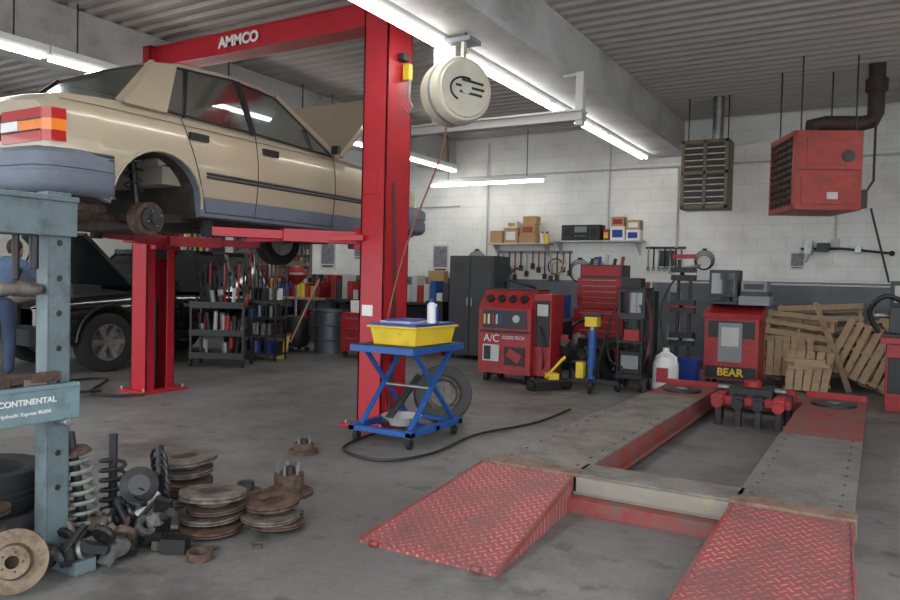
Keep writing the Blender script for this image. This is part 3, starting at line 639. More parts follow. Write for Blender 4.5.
for x in(x0+.05,x1-.05):
    for y in(y0+.05,y1-.05): b.cyl((x-.02,y,.05),(x+.02,y,.05),.05,RUB)
    b.b2(x-.02,x+.02,y0+.02,y1-.02,.08,.12,BLK)
mach=b.done('wheel_alignment_machine',.006,1)
text('BEAR',.14,(-1.68,10.185,.20),(pi/2,0,0),YEL,mach,bold=.004)
b=B();b.box((-2.35,10.4,.03),(.4,.4,.05),BLK)
for x,z in((-2.43,1.7),(-2.27,1.6)):
    b.cyl((x,10.4,.05),(x,10.4,z),.022,DSTL)
    for k in range(3): b.box((x,10.35,.6+k*.45),(.16,.14,.18),(BLK,DGR,BLK)[k]);b.box((x,10.27,.6+k*.45),(.22,.03,.03),(STL,RED,STL)[k]);b.cyl((x-.1,10.3,.6+k*.45),(x-.1,10.3,.8+k*.45),.01,STL,n=6)
b.cyl((-2.55,10.35,1.55),(-2.13,10.35,1.62),.015,STL);b.box((-2.35,10.35,1.74),(.3,.08,.06),RED)
b.tube([(-2.43,10.33,1.5),(-2.63,10.25,1.0),(-2.53,10.25,.4),(-2.43,10.25,.1)],.014,BLK,sub=5);b.done('alignment_head_stand')
b=B();bin_(b,-2.40,-2.05,9.9,10.15,0,.36,BLU2,fl=.02);b.b2(-2.38,-2.07,9.92,10.13,.25,.3,DGR);b.done('plastic_tote')
b=B();b.lathe([(0,0),(.15,0),(.16,.05),(.16,.34),(.13,.44),(.045,.50),(.04,.55),(0,.55)],(-2.30,9.30,0),(0,0,1),WHT,20);b.tube([(-2.24,9.27,.48),(-2.16,9.25,.44),(-2.16,9.25,.3)],.015,WHT);b.box((-2.30,9.14,.22),(.14,.02,.18),RED);b.done('fluid_jug')
# ------------------------------------------------------------ A/C recharge machine
b=B();x0,x1,y0,y1=-4.62,-3.86,8.62,9.2
b.b2(x0,x1,y0,y1,.12,.98,RED);b.hexa([(x0,y0,.98),(x1,y0,.98),(x1,y1,.98),(x0,y1,.98)],[(x0,y0+.18,1.22),(x1,y0+.18,1.22),(x1,y1,1.22),(x0,y1,1.22)],RED)
b.b2(x0-.01,x1+.01,y0+.2,y1,1.22,1.24,BLK)
b.b2(x0+.06,x1-.06,y0-.01,y0,.72,.96,DGR);b.b2(x0+.02,x1-.02,y0-.008,y0,.66,.69,BLK)
for k in range(4):
    c=Vector((x0+.13+k*.165,y0+.09,1.1));b.lathe([(0,0),(.055,0),(.055,.03),(.045,.032)],c,(0,-.8,.6),BLK,20);b.lathe([(.046,0.031),(0,.031)],c,(0,-.8,.6),LGRY,20);b.bar(c+Vector((0,-.027,.02)),c+Vector((.02,-.016,.05)),.006,.004,BLK)
b.b2(x0+.08,x0+.32,y0-.025,y0-.01,.28,.5,LGRY);b.b2(x0+.1,x0+.2,y0-.03,y0-.02,.3,.48,BLK)
b.b2(x1-.36,x1-.08,y0-.025,y0-.01,.24,.48,BLK);b.box((x1-.22,y0-.03,.37),(.2,.01,.12),RED,(0,.5,0))
for k in range(5): b.b2(x0+.08+k*.06,x0+.11+k*.06,y0-.02,y0-.01,.77,.9,(YEL,WHT,RED,LGRY,BLU2)[k])
b.cyl((x1-.2,y0-.03,.85),(x1-.2,y0,.85),.05,LGRY)
for x in(x0+.1,x1-.1): b.cyl((x-.03,y0+.08,.06),(x+.03,y0+.08,.06),.06,RUB);b.cyl((x-.03,y1-.08,.08),(x+.03,y1-.08,.08),.08,RUB);b.b2(x-.015,x+.015,y0+.02,y1-.02,.07,.13,BLK)
b.tube([(x0,y1-.05,1.0),(x0-.08,y1,1.1),(x0-.08,y1,1.2)],.015,STL)
for k,m in enumerate((BLU2,RED,YEL)): b.tube([(x1,y0+.3,.9-k*.05),(x1+.12,y0+.05,.7),(x1+.16,y0+.05,.35),(x1+.1,y0+.15,.2),(x1+.02,y0+.3,.5)],.012,BLK if k!=1 else RED,sub=5)
b.b2(x1,x1+.24,y0+.1,y0+.5,.12,1.18,RED);b.b2(x1+.02,x1+.22,y0+.09,y0+.1,.5,1.1,BLK);b.b2(x1+.05,x1+.2,y0+.08,y0+.09,.9,1.05,LGRY)
for x in(x1+.05,x1+.19): b.cyl((x-.02,y0+.2,.05),(x+.02,y0+.2,.05),.05,RUB);b.b2(x-.01,x+.01,y0+.15,y0+.45,.04,.13,BLK)
b.tube([(x0+.2,y0+.4,1.24),(x0+.25,y0+.3,1.34),(x0+.5,y0+.35,1.3),(x0+.6,y0+.5,1.25)],.015,BLK,sub=4)
ac=b.done('refrigerant_recovery_machine',.008,1)
text('A/C',.14,(x0+.2,y0-.012,.58),(pi/2,0,0),WHT,ac);text('COOLTECH',.06,(x1-.24,y0-.012,.60),(pi/2,0,0),WHT,ac)
# ------------------------------------------------------------ tool chest
b=B();x0,x1,y0,y1=-4.0,-3.25,10.5,11.0
b.b2(x0,x1,y0,y1,.12,.95,RED);b.b2(x0+.03,x1-.03,y0+.05,y1,.97,1.42,RED);b.b2(x0+.05,x1-.05,y0+.1,y1,1.42,1.62,DGR)
for k in range(6): b.b2(x0+.04,x1-.04,y0-.012,y0,.16+k*.13,.265+k*.13,RED);b.b2(x0+.1,x1-.1,y0-.025,y0-.01,.235+k*.13,.25+k*.13,STL)
for k in range(5): b.b2(x0+.06,x1-.06,y0+.038,y0+.05,.99+k*.085,1.06+k*.085,RED);b.b2(x0+.12,x1-.12,y0+.028,y0+.04,1.04+k*.085,1.05+k*.085,STL)
b.b2(x0+.07,x1-.07,y0+.09,y0+.1,1.45,1.6,RED)
for x in(x0+.08,x1-.08):
    for y in(y0+.08,y1-.08): b.cyl((x-.02,y,.06),(x+.02,y,.06),.06,RUB)
b.tube([(x1,y0+.1,.8),(x1+.06,y0+.1,.8),(x1+.06,y1-.1,.8),(x1,y1-.1,.8)],.012,STL)
for k in range(5): b.cyl((x0+.15+k*.12,y0+.3,1.62),(x0+.17+k*.12,y0+.3,1.72+.03*(k%3)),.025,(BLK,BLU2,LGRY,BLK,RED)[k])
b.done('tool_chest',.006,1)
b=B();c=Vector((-3.08,8.75,0))
for a in(.3,.3+pi/2,.3+pi,.3+3*pi/2):
    d=Vector((math.cos(a),math.sin(a),0));b.bar(c+Vector((0,0,.12)),c+d*.34+Vector((0,0,.1)),.06,.06,BLK);b.cyl(c+d*.34+Vector((-.015,0,.045)),c+d*.34+Vector((.015,0,.045)),.045,RUB)
b.cyl(c+Vector((0,0,.1)),c+Vector((0,0,.75)),.055,BLU);b.cyl(c+Vector((0,0,.75)),c+Vector((0,0,.9)),.035,STL);b.box(c+Vector((0,0,.86)),(.16,.14,.12),YEL);b.box(c+Vector((0,0,.94)),(.24,.1,.03),DSTL);b.bar(c+Vector((.05,-.05,.2)),c+Vector((.28,-.25,.75)),.03,.03,DSTL)
b.box(c+Vector((-.12,-.05,.25)),(.1,.1,.2),YEL);b.done('transmission_jack',.004,1)
b=B();b.tube([(-3.35,8.55,.42),(-3.55,8.4,.15)],.02,YEL);b.bar((-3.66,8.25,.09),(-3.36,8.65,.09),.26,.08,BLK);b.cyl((-3.7,8.25,.05),(-3.6,8.2,.05),.05,RUB);b.cyl((-3.43,8.72,.05),(-3.33,8.67,.05),.05,RUB);b.box((-3.5,8.5,.17),(.14,.16,.08),YEL,(0,0,.7));b.done('floor_jack',.01)
b=B();x0,x1,y0,y1=-2.84,-2.5,8.95,9.35
b.b2(x0,x1,y0,y1,.16,.22,BLK);b.b2(x0,x1,y0,y1,.6,.63,BLK);b.b2(x0,x1,y0+.05,y1,.9,1.28,DGR);b.b2(x0+.03,x1-.03,y0+.04,y0+.05,.98,1.24,DGLS);b.b2(x0+.04,x1-.04,y0+.04,y1-.02,.22,.5,BLK);b.b2(x0+.06,x1-.06,y0+.03,y0+.04,.28,.45,GRY)
for x in(x0+.02,x1-.02):
    for y in(y0+.02,y1-.02): b.cyl((x,y,.1),(x,y,.92),.014,BLK);b.cyl((x-.015,y,.05),(x+.015,y,.05),.05,RUB)
b.b2(x0-.02,x1+.02,y0,y1,1.28,1.3,BLK);b.box((-2.7,9.15,1.36),(.25,.2,.12),BLK);b.tube([(x0,9.0,1.1),(x0-.1,8.95,.8),(x0-.08,8.95,.4),(x0+.1,8.93,.3)],.014,BLK,sub=5);b.box((-2.66,9.1,.7),(.2,.2,.14),RED)
for k in range(4): b.tube([(x1,9.0+k*.05,1.2),(x1+.08,8.95+k*.04,.9),(x1+.05+k*.01,8.95,.5),(x1,9.0,.3+k*.04)],.01,(BLK,RED,BLK,DGR)[k],sub=5)
b.done('diagnostic_cart',.006,1)
b=B()
tire(b,(-3.42,9.75,.3),(.2,-1,0),.3,.2);tire(b,(-3.05,9.7,.29),(.5,-1,.1),.29,.2);tire(b,(-3.15,9.97,.3),(.3,-1,.1),.3,.2);b.done('tire')
b=B();b.cyl((-2.85,10.55,0),(-2.85,10.55,1.25),.11,DGR);b.cyl((-2.85,10.55,1.25),(-2.85,10.55,1.38),.04,STL);b.cyl((-3.08,10.5,0),(-3.08,10.5,.9),.1,mat('green_tank',(60,80,66),.5));b.cyl((-3.08,10.5,.9),(-3.08,10.5,1.0),.035,STL);b.tube([(-2.85,10.5,1.35),(-3.0,10.3,1.2),(-3.1,10.25,.7),(-2.95,10.2,.3)],.012,RED,sub=5);b.done('gas_cylinder')
b=B();b.b2(-4.6,-4.1,10.2,10.7,0,.75,DGR);b.b2(-4.62,-4.08,10.18,10.72,.75,.8,GRY);b.box((-4.3,10.4,.98),(.46,.3,.34),BLU);b.b2(-4.55,-4.2,10.18,10.19,.1,.7,BLU);b.box((-4.3,10.24,1.0),(.3,.01,.12),LGRY);b.done('parts_washer',.006,1)
# engine parts heap between AC machine and jacks
b=B();random.seed(11)
b.b2(-3.62,-3.18,9.0,9.4,.3,.34,DSTL)
for x in(-3.6,-3.2):
    for y in(9.02,9.38): b.b2(x-.015,x+.015,y-.015,y+.015,0,.3,DSTL)
for k in range(22):
    x=random.uniform(-3.58,-3.22);y=random.uniform(9.05,9.35);z=random.uniform(.34,.62);m=random.choice((BLK,DGR,DSTL,IRON,RUST,RED,BLU));b.box((x,y,z),(random.uniform(.06,.16),random.uniform(.06,.14),random.uniform(.06,.14)),m,(random.random(),random.random(),random.random()))
b.tube([(-3.5,9.1,.6),(-3.4,8.95,.8),(-3.25,9.1,.85),(-3.2,9.2,.6)],.02,BLK,sub=5);b.done('engine_parts_table')
# ------------------------------------------------------------ tall cabinet
b=B();x0,x1,y0,y1=-6.35,-5.5,10.75,11.35
b.b2(x0,x1,y0,y1,.08,1.75,DGR);b.b2(x0+.03,-5.95,y0-.015,y0,.14,1.7,DGR);b.b2(-5.93,x1-.03,y0-.015,y0,.14,1.7,DGR)
for x in(-5.98,-5.9): b.b2(x-.01,x+.01,y0-.04,y0-.015,.9,1.05,STL)
for k in range(5): b.b2(x0+.1,-6.05,y0-.02,y0-.014,1.5+k*.03,1.512+k*.03,BLK)
for x in(x0+.05,x1-.05):
    for y in(y0+.05,y1-.05): b.cyl((x,y,0),(x,y,.08),.03,BLK)
b.done('storage_cabinet',.006,1)
b=B();b.tube([(-5.3,10.7,.05),(-5.25,10.75,1.2),(-5.2,10.8,1.5),(-5.05,10.8,1.55)],.02,DSTL,sub=3);b.box((-5.2,10.8,.03),(.5,.5,.06),BLK);b.box((-5.2,10.8,.6),(.25,.3,.5),BLK);b.cyl((-5.1,10.6,.1),(-5.1,10.6,.9),.1,RED);b.cyl((-4.85,10.75,0),(-4.85,10.75,1.2),.09,_M['green_tank']);b.done('welding_cart')
# ------------------------------------------------------------ wall shelves
def shelf(x0,x1,z,d=.3):
    b=B();b.b2(x0,x1,YB-d,YB,z,z+.025,LGRY)
    for x in(x0+.1,x1-.1): b.prism([(YB,z),(YB-d+.03,z),(YB,z-.22)],0,x-.01,x+.01,LGRY)
    b.done('wall_shelf')
def cbox(name,x0,x1,y0,y1,z0,z1,m,m2=None):
    b=B();b.b2(x0,x1,y0,y1,z0,z1,m)
    if m2: b.b2(x0+(x1-x0)*.15,x1-(x1-x0)*.15,y0-.003,y0,z0+(z1-z0)*.2,z0+(z1-z0)*.75,m2)
    b.b2((x0+x1)/2-.02,(x0+x1)/2+.02,y0,y1,z1,z1+.002,PAPER);b.done(name,.003,1)
shelf(-6.25,-5.05,2.0)
cbox('cardboard_box',-6.2,-5.95,11.92,12.15,2.026,2.25,CARD);cbox('cardboard_box',-5.92,-5.65,11.92,12.15,2.026,2.3,CARD,WHT);cbox('cardboard_box',-5.62,-5.3,11.92,12.15,2.026,2.17,CARD);cbox('cardboard_box',-5.6,-5.32,11.93,12.13,2.173,2.36,CARD,RED)
cbox('cardboard_box',-5.55,-5.3,11.93,12.13,2.363,2.5,CARD);can('spray_can',-5.2,12.0,2.026,.04,.2,WHT,RED);can('spray_can',-5.12,12.02,2.026,.04,.2,YEL,BLK)
cbox('cardboard_box',-5.88,-5.68,11.94,12.12,2.303,2.42,WHT,CARD)
shelf(-5.0,-3.4,2.04)
b=B();b.b2(-4.8,-4.1,11.9,12.15,2.066,2.33,BLK);b.b2(-4.78,-4.6,11.89,11.9,2.09,2.3,DSTL);b.b2(-4.3,-4.12,11.89,11.9,2.09,2.3,DSTL);b.b2(-4.56,-4.34,11.885,11.9,2.2,2.3,GRY)
for x in(-4.69,-4.21): b.cyl((x,11.88,2.195),(x,11.89,2.195),.07,BLK)
for k in range(5): b.cyl((-4.54+k*.045,11.88,2.14),(-4.54+k*.045,11.9,2.14),.012,STL,n=8)
b.done('stereo_boombox',.006,1)
cbox('cardboard_box',-3.95,-3.7,11.95,12.15,2.066,2.3,WHT,BLU2);cbox('cardboard_box',-3.68,-3.45,11.95,12.15,2.066,2.24,WHT,BLU2);cbox('cardboard_box',-3.68,-3.45,11.96,12.14,2.243,2.40,CARD,WHT);cbox('cardboard_box',-3.94,-3.72,11.96,12.14,2.303,2.46,CARD,RED);cbox('parts_carton',-4.07,-3.97,11.95,12.1,2.066,2.25,RED,YEL)
b=B();b.b2(-6.2,-4.7,YB-.02,YB,1.85,1.9,GRY)
for k in range(13):
    x=-6.15+k*.118;l=random.uniform(.2,.5);m=(BLK,STL,DSTL,RED)[k%4]
    b.cyl((x,YB-.04,1.88),(x,YB-.04,1.88-l),.014,m,n=8);b.box((x,YB-.04,1.88-l),(.07,.03,.1),DSTL)
b.lathe([(.13,-.012),(.15,0),(.13,.012)],(-5.0,YB-.04,1.62),(0,1,0),BLK,24,closed=True)
b.lathe([(.10,-.012),(.12,0),(.10,.012)],(-4.95,YB-.05,1.60),(0,1,0),YEL,24,closed=True);b.done('hanging_tool_rack')
b=B()
for k in range(7):
    x=-3.35+k*.09;b.cyl((x,YB-.04,1.95),(x,YB-.04,1.6),.012,(STL,BLK)[k%2],n=8);b.box((x,YB-.04,1.6),(.05,.02,.07),STL)
b.b2(-3.4,-2.75,YB-.02,YB,1.93,1.97,DSTL);b.done('hanging_tool_rack')
# coiled hoses and belts hanging on the wall
b=B()
for k,(x,z,r,m) in enumerate(((-4.55,1.55,.2,BLK),(-4.25,1.6,.16,DGR),(-2.45,1.75,.16,BLK),(-6.6,1.7,.2,BLK),(-8.9,1.6,.2,BLK))):
    b.box((x,YB-.04,z+r+.01),(.05,.08,.04),DSTL)
    for q in range(3): b.lathe([(r-.02*q-.012,-.012),(r-.02*q,0),(r-.02*q-.012,.012)],(x,YB-.04-.012*q,z-.015*q),(0,1,0),m,24,closed=True)
b.done('coiled_hose')
for x,z,w,h,r in((-10.25,1.78,.42,.56,1),(-7.42,1.74,.36,.54,1),(-8.4,1.95,.28,.2,0),(-3.05,1.75,.3,.35,0),(-13.2,2.6,.3,.4,1),(-1.1,1.75,.2,.26,1),(-9.4,1.9,.3,.4,1)):
    b=B();b.b2(x-w/2,x+w/2,YB-.012,YB-.001,z-h/2,z+h/2,PAPER);b.b2(x-w*.42,x+w*.42,YB-.014,YB-.012,z-h*.3,z+h*.44,PRINT if r else DGR);b.b2(x-w*.35,x+w*.35,YB-.014,YB-.012,z-h*.42,z-h*.36,BLK);b.done('poster')
# ------------------------------------------------------------ workbenches, left back area
b=B();b.b2(-12.3,-9.9,11.4,12.15,.85,.9,WOOD)
for x in(-12.25,-11.1,-9.95):
    for y in(11.45,12.1): b.b2(x-.04,x+.04,y-.04,y+.04,0,.85,DGR)
b.b2(-12.25,-9.95,11.45,12.1,.25,.28,DGR)
for k in range(16):
    x=-12.1+k*.135;m=random.choice((RED,BLK,BLU,DSTL,YEL,LGRY,CARD,DGR));h=random.uniform(.1,.4);b.b2(x,x+.11,11.6,11.9,.9,.9+h,m)
for k in range(9):
    x=-12.1+k*.24;m=random.choice((RED,BLK,DSTL,CARD,DGR));b.b2(x,x+.18,11.55,11.9,.28,.28+random.uniform(.15,.4),m)
b.cyl((-10.8,11.5,.9),(-10.8,11.5,1.1),.07,BLU);b.box((-10.8,11.45,1.12),(.1,.35,.08),BLU)
for k in range(6): b.b2(-10.6+k*.1,-10.54+k*.1,11.95,12.05,.9,1.3+.08*(k%2),(BLK,DGR,RED)[k%3])
b.done('workbench',.003,1)
b=B();b.b2(-13.1,-10.7,YB-.03,YB-.001,1.0,2.35,mat('pegboard',(112,102,90),.7))
for r_ in range(5):
    for k in range(25):
        x=-13.04+k*.094;z=2.3-r_*.25;l=random.uniform(.1,.24);m=random.choice((BLK,STL,RED,DSTL,BLK,YEL,BLU));b.b2(x-.015,x+.015,YB-.05,YB-.03,z-l,z,m);b.b2(x-.03,x+.03,YB-.055,YB-.03,z-.05,z,DSTL)
b.done('tool_pegboard')
b=B()
for z in(.9,1.2,1.5,1.8,2.1): b.b2(-14.8,-13.4,11.8,12.18,z,z+.02,DGR)
for x in(-14.8,-14.1,-13.4): b.b2(x-.02,x+.02,11.8,12.18,0,2.4,DGR)
for z in(.92,1.22,1.52,1.82,2.12):
    for k in range(12):
        x=-14.72+k*.11;m=random.choice((RED,WHT,WHT,BLK,YEL,BLU2,LGRY,RED));b.b2(x-.04,x+.04,11.85,12.05,z,z+.17,m);b.cyl((x,11.95,z+.17),(x,11.95,z+.23),.02,m,n=8)
b.done('oil_bottle_shelf')
b=B();b.b2(-11.9,-11.35,11.44,11.55,1.26,1.5,RED);b.b2(-11.9,-11.35,11.43,11.44,1.28,1.36,DGR);b.b2(-11.9,-11.35,11.43,11.44,1.4,1.46,DGR);b.b2(-11.9,-11.35,11.44,11.55,.905,1.26,RED);b.tube([(-11.75,11.5,1.5),(-11.72,11.5,1.56),(-11.5,11.5,1.56),(-11.48,11.5,1.5)],.012,STL);b.done('toolbox')
b=B();b.at((-8.28,7.5,0),rz=.5)
for z in(.12,.45,.85): b.b2(-.4,.4,-.22,.22,z,z+.03,BLK);b.b2(-.4,.4,-.225,-.215,z,z+.09,BLK);b.b2(-.4,.4,.215,.225,z,z+.09,BLK)
for x in(-.38,.38):
    for y in(-.2,.2): b.b2(x-.015,x+.015,y-.015,y+.015,.1,.95,BLK);b.cyl((x-.015,y,.05),(x+.015,y,.05),.05,RUB)
for k in range(46):
    x=random.uniform(-.36,.36);y=random.uniform(-.18,.18);z=random.choice((.15,.48,.48,.88,.88));h=random.uniform(.1,.32);m=random.choice((RED,BLK,STL,BLK,DGR,BLU2,LGRY,BLK));b.cyl((x,y,z),(x+random.uniform(-.04,.04),y,z+h),random.uniform(.015,.055),m,n=8)
for k in range(11): b.cyl((-.36+k*.07,.1,.88),(-.37+k*.072,.12,1.35+.09*(k%3)),.014,(BLK,BLK,RED)[k%3],n=6);b.sph((-.37+k*.072,.12,1.35+.09*(k%3)),.034,BLK)
b.done('tool_cart')
b=B();b.at((-8.42,8.5,0),rz=.3)
for k in range(4): b.box((0,0,.1+k*.28),(.6,.4,.03),DSTL)
for x in(-.28,.28):
    for y in(-.18,.18): b.cyl((x,y,0),(x,y,1.5),.015,DSTL,n=8)
for k in range(8):
    for z in(.115,.395,.675,.955):
        x=-.24+k*.07;b.box((x,random.uniform(-.1,.1),z+.09),(.05,.15,.18),random.choice((BLK,RED,DGR,STL,BLK,BLU2,WHT)))
for k in range(9): b.cyl((-.26+k*.065,-.1,1.1),(-.27+k*.068,-.12,1.65+.06*((k*5)%3)),.014,random.choice((BLK,DSTL,RED,STL)),n=6);b.box((-.27+k*.068,-.12,1.65+.06*((k*5)%3)),(.05,.03,.08),BLK)
b.done('tool_rack_cart')
b=B();c=Vector((-9.0,9.85,0));b.lathe([(0,.08),(.22,.08),(.24,.12),(.24,.55),(.2,.62),(.05,.64),(0,.64)],c,(0,0,1),BLK,24);b.cyl(c+Vector((0,0,.6)),c+Vector((0,0,1.2)),.025,STL);b.lathe([(.03,1.18),(.08,1.22),(.2,1.34),(.21,1.36),(.19,1.35),(.05,1.22),(0,1.22)],c,(0,0,1),RED,24);b.lathe([(0,1.24),(.1,1.30),(.13,1.42),(.1,1.5),(0,1.52)],c,(0,0,1),LGRY,18);b.lathe([(.13,1.4),(.14,1.44),(.12,1.5),(.1,1.5)],c,(0,0,1),RED,18)
for a in range(4):
    d=Vector((math.cos(a*pi/2+.4),math.sin(a*pi/2+.4),0))*.22;b.cyl(c+d+Vector((-.015,0,.04)),c+d+Vector((.015,0,.04)),.04,RUB);b.cyl(c+d+Vector((0,0,.05)),c+d+Vector((0,0,.1)),.01,STL)
b.done('oil_drain_tank')
b=B();b.lathe([(0,0),(.28,0),(.28,.22),(.295,.23),(.28,.24),(.28,.48),(.295,.49),(.28,.5),(.28,.72),(.3,.73),(.3,.76),(.27,.76),(.26,.7),(0,.68)],(-8.35,10.05,0),(0,0,1),mat('galvanised',(92,100,108),.45,.5),32);b.done('steel_drum')
b=B();b.cyl((-8.31,8.98,.25),(-8.06,9.38,1.3),.014,WOOD);b.hexa([(-8.58,8.78,0),(-8.30,8.66,0),(-8.24,8.80,0),(-8.48,8.92,0)],[(-8.39,8.95,.36),(-8.29,8.88,.36),(-8.27,8.93,.36),(-8.36,9.0,.36)],STRAW);b.box((-8.32,8.95,.37),(.12,.06,.05),RED,(0,0,-.6));b.done('broom')
b=B();b.b2(-7.75,-7.2,9.6,10.1,.1,.75,RED);b.b2(-7.75,-7.2,9.58,9.6,.15,.68,RED)
for k in range(3): b.b2(-7.7,-7.25,9.57,9.585,.2+k*.17,.34+k*.17,RED);b.b2(-7.65,-7.3,9.555,9.57,.31+k*.17,.325+k*.17,STL)
b.box((-7.5,9.85,.85),(.3,.3,.2),WHT);b.box((-7.3,9.8,.82),(.15,.2,.14),BLK)
for x in(-7.7,-7.25):
    for y in(9.65,10.05): b.cyl((x-.02,y,.05),(x+.02,y,.05),.05,RUB)
b.done('tool_cabinet',.005,1)
b=B();b.b2(-9.7,-6.5,11.5,12.15,.85,.9,DGR)
for x in(-9.6,-8.1,-6.6):
    for y in(11.55,12.1): b.b2(x-.03,x+.03,y-.03,y+.03,0,.85,DGR)
b.b2(-9.65,-6.55,11.9,12.1,.1,.8,DGR)
for k in range(22):
    x=-9.65+k*.14;b.b2(x,x+.12,11.6,11.9,.9,.9+random.uniform(.08,.5),random.choice((RED,BLK,BLU,LGRY,CARD,DGR,WHT,DSTL)))
b.b2(-7.55,-7.2,11.96,12.13,.9,1.25,BLK);b.done('workbench',.003,1)
cbox('cardboard_box',-7.55,-7.2,11.96,12.13,1.252,1.5,CARD)
b=B();b.b2(-7.0,-6.55,10.9,11.35,0,.6,RED);b.b2(-6.98,-6.57,10.88,10.9,.05,.28,DGR);b.b2(-6.98,-6.57,10.88,10.9,.32,.56,DGR);b.b2(-6.95,-6.6,10.95,11.3,.6,.95,BLK);b.done('parts_cabinet',.005,1)
# ------------------------------------------------------------ wheel balancer at the right
b=B();b.b2(.08,.75,9.45,10.0,0,.75,RED);b.b2(.02,.8,9.4,10.05,.75,.82,RED);b.b2(.05,.78,9.42,10.02,.82,.86,BLK);b.cyl((.1,9.75,1.05),(-.12,9.72,1.05),.03,STL);b.b2(.1,.5,9.6,9.95,.86,1.15,DGR);b.lathe([(0,0),(.1,0),(.13,.05),(0,.05)],(-.05,9.72,1.05),(-1,0,0),STL,20)
b.b2(.1,.7,9.85,9.95,1.15,1.45,DGR);b.b2(.14,.4,9.84,9.85,1.2,1.4,LGRY);b.tube([(.0,9.6,.86),(-.1,9.55,1.1),(.05,9.5,1.28),(.25,9.55,1.2)],.03,BLK,sub=4);b.b2(.1,.4,9.44,9.45,.2,.6,BLK);b.done('wheel_balancer',.008,1)
# ------------------------------------------------------------ brake rotors
random.seed(5)
def rotor(b,c,r,h,m,tilt=(0,0,1),hat=.5):
    b.lathe([(r*.42,0),(r,0),(r,h*.16),(r*.93,h*.18),(r*.93,h*.27),(r,h*.29),(r,h*.45),(r*hat*1.15,h*.45),(r*hat,h),(r*.2,h),(r*.2,h*.85),(r*.38,h*.85),(r*.42,0)],c,tilt,m,36)
    q=Vector(tilt).normalized().to_track_quat('Z','Y')
    for k in range(5):
        a=k*2*pi/5;b.cyl(Vector(c)+q@Vector((r*.31*math.cos(a),r*.31*math.sin(a),h*.96)),Vector(c)+q@Vector((r*.31*math.cos(a),r*.31*math.sin(a),h*1.02)),r*.04,BLK,n=8)
def stack(x,y,specs,j=.02):
    b=B();z=0
    for i,(r,h,m,up) in enumerate(specs):
        t=Vector((random.uniform(-.06,.06),random.uniform(-.06,.06),1));c=(x+random.uniform(-j,j),y+random.uniform(-j,j),z if up else z+h)
        rotor(b,c,r,h,m,t if up else -t);z+=h*.62 if up else h
    b.done('brake_rotor_stack')
stack(-3.46,2.86,[(.165,.06,IRON,0),(.16,.05,RUST,0),(.17,.05,RUST,0),(.165,.055,IRON,0),(.185,.065,IRON,0)])
stack(-2.97,2.64,[(.16,.05,RUST,0),(.165,.05,IRON,0),(.15,.045,RUST,0),(.17,.07,IRON,0)])
stack(-2.73,2.84,[(.15,.05,RUST,0),(.155,.045,IRON,0),(.14,.06,RUST,0)])
b=B()
hx,hy=-3.1,3.36
rotor(b,(hx,hy,0),.15,.05,RUST);b.cyl((hx,hy,.03),(hx,hy,.13),.09,RUST,n=24);b.cyl((hx,hy,.13),(hx,hy,.17),.04,DSTL)
for k in range(5): a=k*2*pi/5;b.cyl((hx+.065*math.cos(a),hy+.065*math.sin(a),.12),(hx+.065*math.cos(a),hy+.065*math.sin(a),.19),.01,STL,n=8)
b.done('wheel_hub')
b=B();b.cyl((-3.73,4.2,0),(-3.73,4.2,.03),.11,RUST,n=28);b.cyl((-3.73,4.2,.03),(-3.73,4.2,.08),.08,RUST,r2=.07,n=24);b.cyl((-3.73,4.2,.08),(-3.73,4.2,.11),.035,DSTL)
for k in range(4): a=k*pi/2;b.cyl((-3.73+.055*math.cos(a),4.2+.055*math.sin(a),.08),(-3.73+.055*math.cos(a),4.2+.055*math.sin(a),.12),.009,STL,n=8)
b.done('wheel_hub')
b=B();b.cyl((-3.25,3.15,0),(-3.25,3.15,.05),.09,RUST,n=24);b.cyl((-3.25,3.15,.05),(-3.25,3.15,.1),.05,DSTL);b.done('wheel_hub')
b=B()
for k in range(4): b.tube([(-3.3,2.45+k*.03,.01),(-3.2,2.5+k*.02,.02),(-3.0,2.40-k*.02,.012),(-2.75,2.46+k*.01,.01)],.006,DSTL if k%2 else RUST,n=6,sub=5)
b.tube([(-3.5,2.65,.01),(-3.45,2.5,.05),(-3.35,2.5,.03),(-3.25,2.6,.02)],.008,BLK,sub=5,n=6);b.done('brake_line_scrap')
# ------------------------------------------------------------ hydraulic press
b=B()
for y in(.85,1.96):
    b.b2(-3.31,-3.22,y-.055,y-.043,.03,1.7,PRESS);b.b2(-3.31,-3.22,y+.043,y+.055,.03,1.7,PRESS);b.b2(-3.31,-3.30,y-.055,y+.055,.03,1.7,PRESS);b.b2(-3.23,-3.22,y-.055,y+.055,.03,1.7,PRESS)
    b.b2(-3.6,-3.0,y-.05,y+.05,0,.06,PRESS)
    for k in range(8): b.cyl((-3.222,y,.35+k*.16),(-3.216,y,.35+k*.16),.014,BLK,n=14)
    b.cyl((-3.42,y,.66),(-3.14,y,.66),.018,STL)
for x in(-3.34,-3.19): b.b2(x-.02,x+.01,.75,2.02,1.5,1.68,PRESS);b.b2(x-.04,x+.025,.75,2.02,1.655,1.68,PRESS)
for x in(-3.38,-3.18): b.b2(x-.015,x+.015,.75,2.03,.67,.83,BED);b.b2(x-.03,x+.02,.75,2.03,.815,.835,BED)
b.cyl((-3.27,1.44,1.05),(-3.27,1.44,1.68),.05,DSTL);b.cyl((-3.27,1.44,.95),(-3.27,1.44,1.1),.03,STL);b.cyl((-3.27,.9,1.26),(-3.27,1.93,1.26),.022,STL);b.cyl((-3.24,1.7,1.26),(-3.24,1.88,1.26),.028,IRON)
